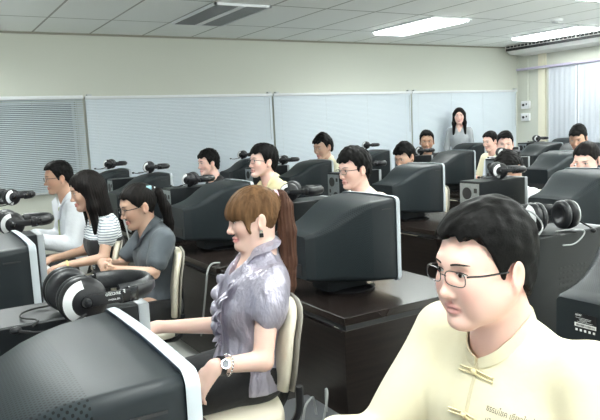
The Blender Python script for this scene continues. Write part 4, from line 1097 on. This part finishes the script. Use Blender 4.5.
# --- third row
seated('dark-haired man glancing down before the far wall, left of the man in glasses', None, (4.12, 6.35, 1.292), shirt={'mat': C_PALE, 'sleeve': .8, 'step': .012, 'collar': 'fold'}, trousers=T_GRY, skin='mid', hair=('mop', 'black', .002), hpitch=RD(12), hyaw=RD(12), fine=.006, hs=1.18, seed=16)
seated('man half hidden behind a monitor, only black hair and eyes showing, right of centre', None, (4.22, 5.02, 1.190), shirt={'mat': C_BLK, 'sleeve': 1.8, 'step': .012}, trousers=T_GRY, skin='mid', hair=('mop', 'black', .004), hpitch=RD(20), hyaw=RD(10), fine=.006, hs=1.1, seed=17)
seated('person with head bowed so only black hair shows, behind the headset at right', None, (4.20, 3.68, 1.120), slump=.12, shirt={'mat': C_WHT, 'sleeve': 1.8, 'step': .012}, trousers=T_GRY, skin='mid', hair=('mop', 'black', .006), hpitch=RD(48), fine=.006, hs=1.1, seed=18)
seated('woman at the right edge resting her face on her hand', None, (4.28, 3.03, 1.190), rz=pi+.15, arms={1: ((.02, .23, .80), (.20, .15, .80), (1, -.2, 0), (0, 0, 1), .5), -1: ((.20, -.12, .84), (.115, -.055, 1.08), (-.15, .10, 1), (.9, -.4, 0), .9)},
    shirt={'mat': C_WHT, 'sleeve': .8, 'step': .010}, trousers=T_GRY, skin='fair', fem=True, hair=('tied', 'long', 0), hpitch=RD(18), fine=.005, seed=19, hs=1.05)
# --- far right rows
TC = lambda x, y: math.atan2(-y, -x)
seated('short-haired man peering over a headset towards the camera, near the far wall', None, (5.89, 6.55, 1.268), rz=TC(5.89, 6.55), shirt={'mat': C_BLK, 'sleeve': 1.8, 'step': .012}, trousers=T_GRY, skin='tan', hair=('short', 'black', 0), hpitch=RD(5), fine=.006, hs=1.12, seed=20)
seated('round-faced man in a white shirt facing the camera, at right', None, (5.98, 5.31, 1.225), rz=TC(6, 5.3), shirt={'mat': C_WHT, 'sleeve': 1.8, 'o': .02, 'step': .012}, trousers=T_GRY, skin='fair', hair=('short', 'black', .003), hpitch=RD(8), fine=.006, chub=1.1, hs=1.1, seed=21, sw=.18)
seated('man in a pale yellow shirt partly hidden beside the round-faced man', None, (6.46, 5.98, 1.235), rz=pi, shirt={'mat': C_PALE, 'sleeve': .8, 'step': .012}, trousers=T_GRY, skin='fair', hair=('short', 'black', 0), hpitch=RD(10), fine=.006, seed=22)
seated('man in a dark jacket looking down, in front of the window blinds', None, (6.02, 4.37, 1.276), rz=pi+.35, shirt={'mat': C_JKT, 'sleeve': 1.8, 'step': .012}, trousers=T_GRY, skin='tan', hair=('mop', 'black', .002), hpitch=RD(16), fine=.006, seed=23, hs=1.05)
# --- the standing woman
a = TC(7.52, 7.6)
person('woman with long black hair in a grey knit top standing against the far blind', None, (7.52, 7.60, 0), a, (0, 0, 1.585), (-.035, 0, 1.43), (-.045, 0, 1.355), (-.02, 0, .92),
    {s: ((-.03, s*.20, 1.10), (.06, s*.17, .88), (.2, -s*.1, -1), (0, s, 0), .3) for s in (-1, 1)}, shirt={'mat': C_KNIT, 'sleeve': 1.85, 'o': .010, 'step': .012, 'v': .05}, trousers=T_BLK, skin='fair', fem=True, hair=('long', 'long', 0), fine=.006, standing=True, hs=1.08, sw=.15, seed=25)
#DETAILS
# ------------------------------------------------------------ worn details laid on the clothes and skin
def child(root, name): return [c for c in root.children if c.name.split('.')[0] == name][0]
def tree_of(o): return BVHTree.FromPolygons([v.co for v in o.data.vertices], [list(p.vertices) for p in o.data.polygons])
ysh = child(yl, 'shirt'); yt = tree_of(ysh)
def on_front(t, y, z, off=.002, fall=.12):
    h = t.ray_cast(Vector((.6, y, z)), Vector((-1, 0, 0)))
    return Vector((h[0].x+off, y, z)) if h[0] else Vector((fall, y, z))
# placket and knotted closures of the yellow shirt
mb = MB().tube([on_front(yt, .002, 1.045-.022*k, .0005) for k in range(16)], [(.0045, .0012)]*16, n=6, flat=(0, 1, 0)); mb.build('placket', mat('linen_seam', (.68, .60, .40), .85), ysh)
frog = mat('linen_cord', (.80, .69, .42), .75)
for z0 in (1.030, .950):
    mb = MB()
    for s in (-1, 1):
        for dz in (-.0035, .0035): mb.tube([on_front(yt, s*t, z0+dz-t*.12, .0035) for t in (0, .012, .024, .036, .044)], .0022, n=6)
    mb.build('frog_closure', frog, ysh)
    MB().sph(on_front(yt, 0, z0, .006), .0062, 10).build('knot_button', frog, ysh)
# two embroidered lines on the left chest
for body, size, y0, z0, w in (('ธรรมโชค เชียงใหม่', .0150, .045, .972, .085), ('เปิดใจ ไหม', .0120, .047, .952, .055)):
    me = text_mesh(body, size); xs = [v.co.x for v in me.vertices]
    if not xs: continue
    sc = w/max(max(xs), 1e-3)
    for v in me.vertices:
        y = y0+v.co.x*sc; z = z0+v.co.y*1.0-(v.co.x*sc)*.10
        v.co = on_front(yt, y, z, .0016)
    me.materials.append(mat('brown_thread', (.16, .12, .10), .8)); link('embroidery', me, ysh)
# satin blouse: ruffles down the neckline, bow
ssh = child(sv, 'shirt'); st_ = tree_of(ssh)
def ruffle(path, wide, waves, amp, seed=0):
    n = len(path)-1; mb = MB(); rows = []
    for k, (p, q) in enumerate(path):
        t = k/n; wv = sin(t*waves*2*pi+seed)
        e = p+q*wide*(.8+.2*sin(t*pi))+Vector((amp*(1.2+wv), 0, amp*.6*cos(t*waves*2*pi+seed)))
        m_ = p.lerp(e, .5)+Vector((amp*(.9+.5*wv), 0, 0)); rows.append((p, m_, e))
    for d in (0,):
        V_ = [[mb.bm.verts.new(v) for v in r] for r in rows]
        for a, b in zip(V_, V_[1:]):
            for i in range(2): mb.bm.faces.new((a[i], a[i+1], b[i+1], b[i]))
    o = mb.build('ruffle', C_SIL, ssh, 180); md = o.modifiers.new('thickness', 'SOLIDIFY'); md.thickness = .0025; s2 = o.modifiers.new('smooth', 'SUBSURF'); s2.levels = 1; s2.render_levels = 2
for s in (-1, 1):
    for lay, (w, off, wv) in enumerate(((.050, .004, 5), (.036, .010, 4))):
        P_ = []
        for k in range(33):
            t = k/32; y = s*(.055*(1-t)**1.2+.006); z = 1.040-.215*t
            P_.append((on_front(st_, y, z, off), Vector((.10, s*.85, -.25))))
        ruffle(P_, w, wv, .009, lay*1.3)
# watch, bracelet, ring, earring
SKm = mat('watch_face', (.02, .03, .05), .08, coat=.6)
w0 = Vector((.120, .245, .835)); wd = (w0-Vector((-.035, .205, .815))).normalized(); wc = w0-wd*.018
wt = MB().lathe(wc, wd, [(.0255, -.008), (.0290, -.008), (.0295, 0), (.0290, .008), (.0255, .008), (.0250, 0)], 28).build('watch_strap', M['black'], sv)
q = wd.to_track_quat('Z', 'Y').to_matrix(); nn = (Vector((-.1, .9, .45))-wd*wd.dot(Vector((-.1, .9, .45)))).normalized()
c = wc+nn*.030; MB().cyl(c-nn*.004, c+nn*.005, .0145, n=24).build('watch_case', M['chrome'], wt); MB().cyl(c+nn*.005, c+nn*.006, .0115, n=24).build('watch_dial', SKm, wt)
bc = w0-wd*.042; ps = []
for k in range(20): a = 2*pi*k/20; u_ = Vector((0, 0, 1)); u_ = (u_-wd*u_.dot(wd)).normalized(); v_ = wd.cross(u_); ps.append(bc+u_*.031*cos(a)+v_*.031*sin(a)+wd*.003*sin(2*a))
mb = MB()
for p in ps: mb.sph(p, .0032, 8)
mb.tube(ps, .0014, n=6, closed=True); mb.build('bead_bracelet', M['chrome'], sv)
ep = sv_H @ Vector((-.002, .083, -.046)); mb = MB().box(ep, (.010, .005, .010), bev=.001); e1 = mb.build('earring', M['chrome'], sv, 0); MB().box(ep+Vector((0, .001, -.012)), (.013, .006, .013), bev=.001).build('earring_stone', M['gloss'], e1, 0)
# hair clip and glasses arm of the girl in grey
cp = Matrix.Translation((0, 0, 0)); H0 = Matrix.Translation((0, 0, 1.135)) @ Matrix.Rotation(RD(12), 4, 'Y')
MB().box(H0 @ Vector((-.070, .045, .085)), (.030, .012, .022), bev=.004).build('hair_clip', mat('pale_blue_clip', (.45, .75, .85), .3), gr[0])
# tie of the man in white
wsh = child(wh[0], 'shirt'); wt_ = tree_of(wsh)
P_ = [on_front(wt_, .0, 1.03-.03*k, .004) for k in range(12)]
wid = [.016, .013, .016, .019, .022, .025, .028, .031, .033, .034, .026, .004]
MB().tube(P_, [(w, .003) for w in wid], n=8, flat=(0, 1, 0)).build('necktie', mat('olive_tie', (.48, .52, .26), .6, var=((40, 40, 40), .6, (.62, .64, .38))), wsh)
# bracelet of the long-haired girl
b0 = Vector((.19, .172, .776)); mb = MB().lathe(b0, Vector((1, -.1, -.05)), [(.024, -.005), (.028, -.005), (.028, .005), (.024, .005)], 20); mb.build('bracelet', mat('yellow_beads', (.75, .65, .25), .4), bw[0])
# curved microphone boom beside the man in the polo
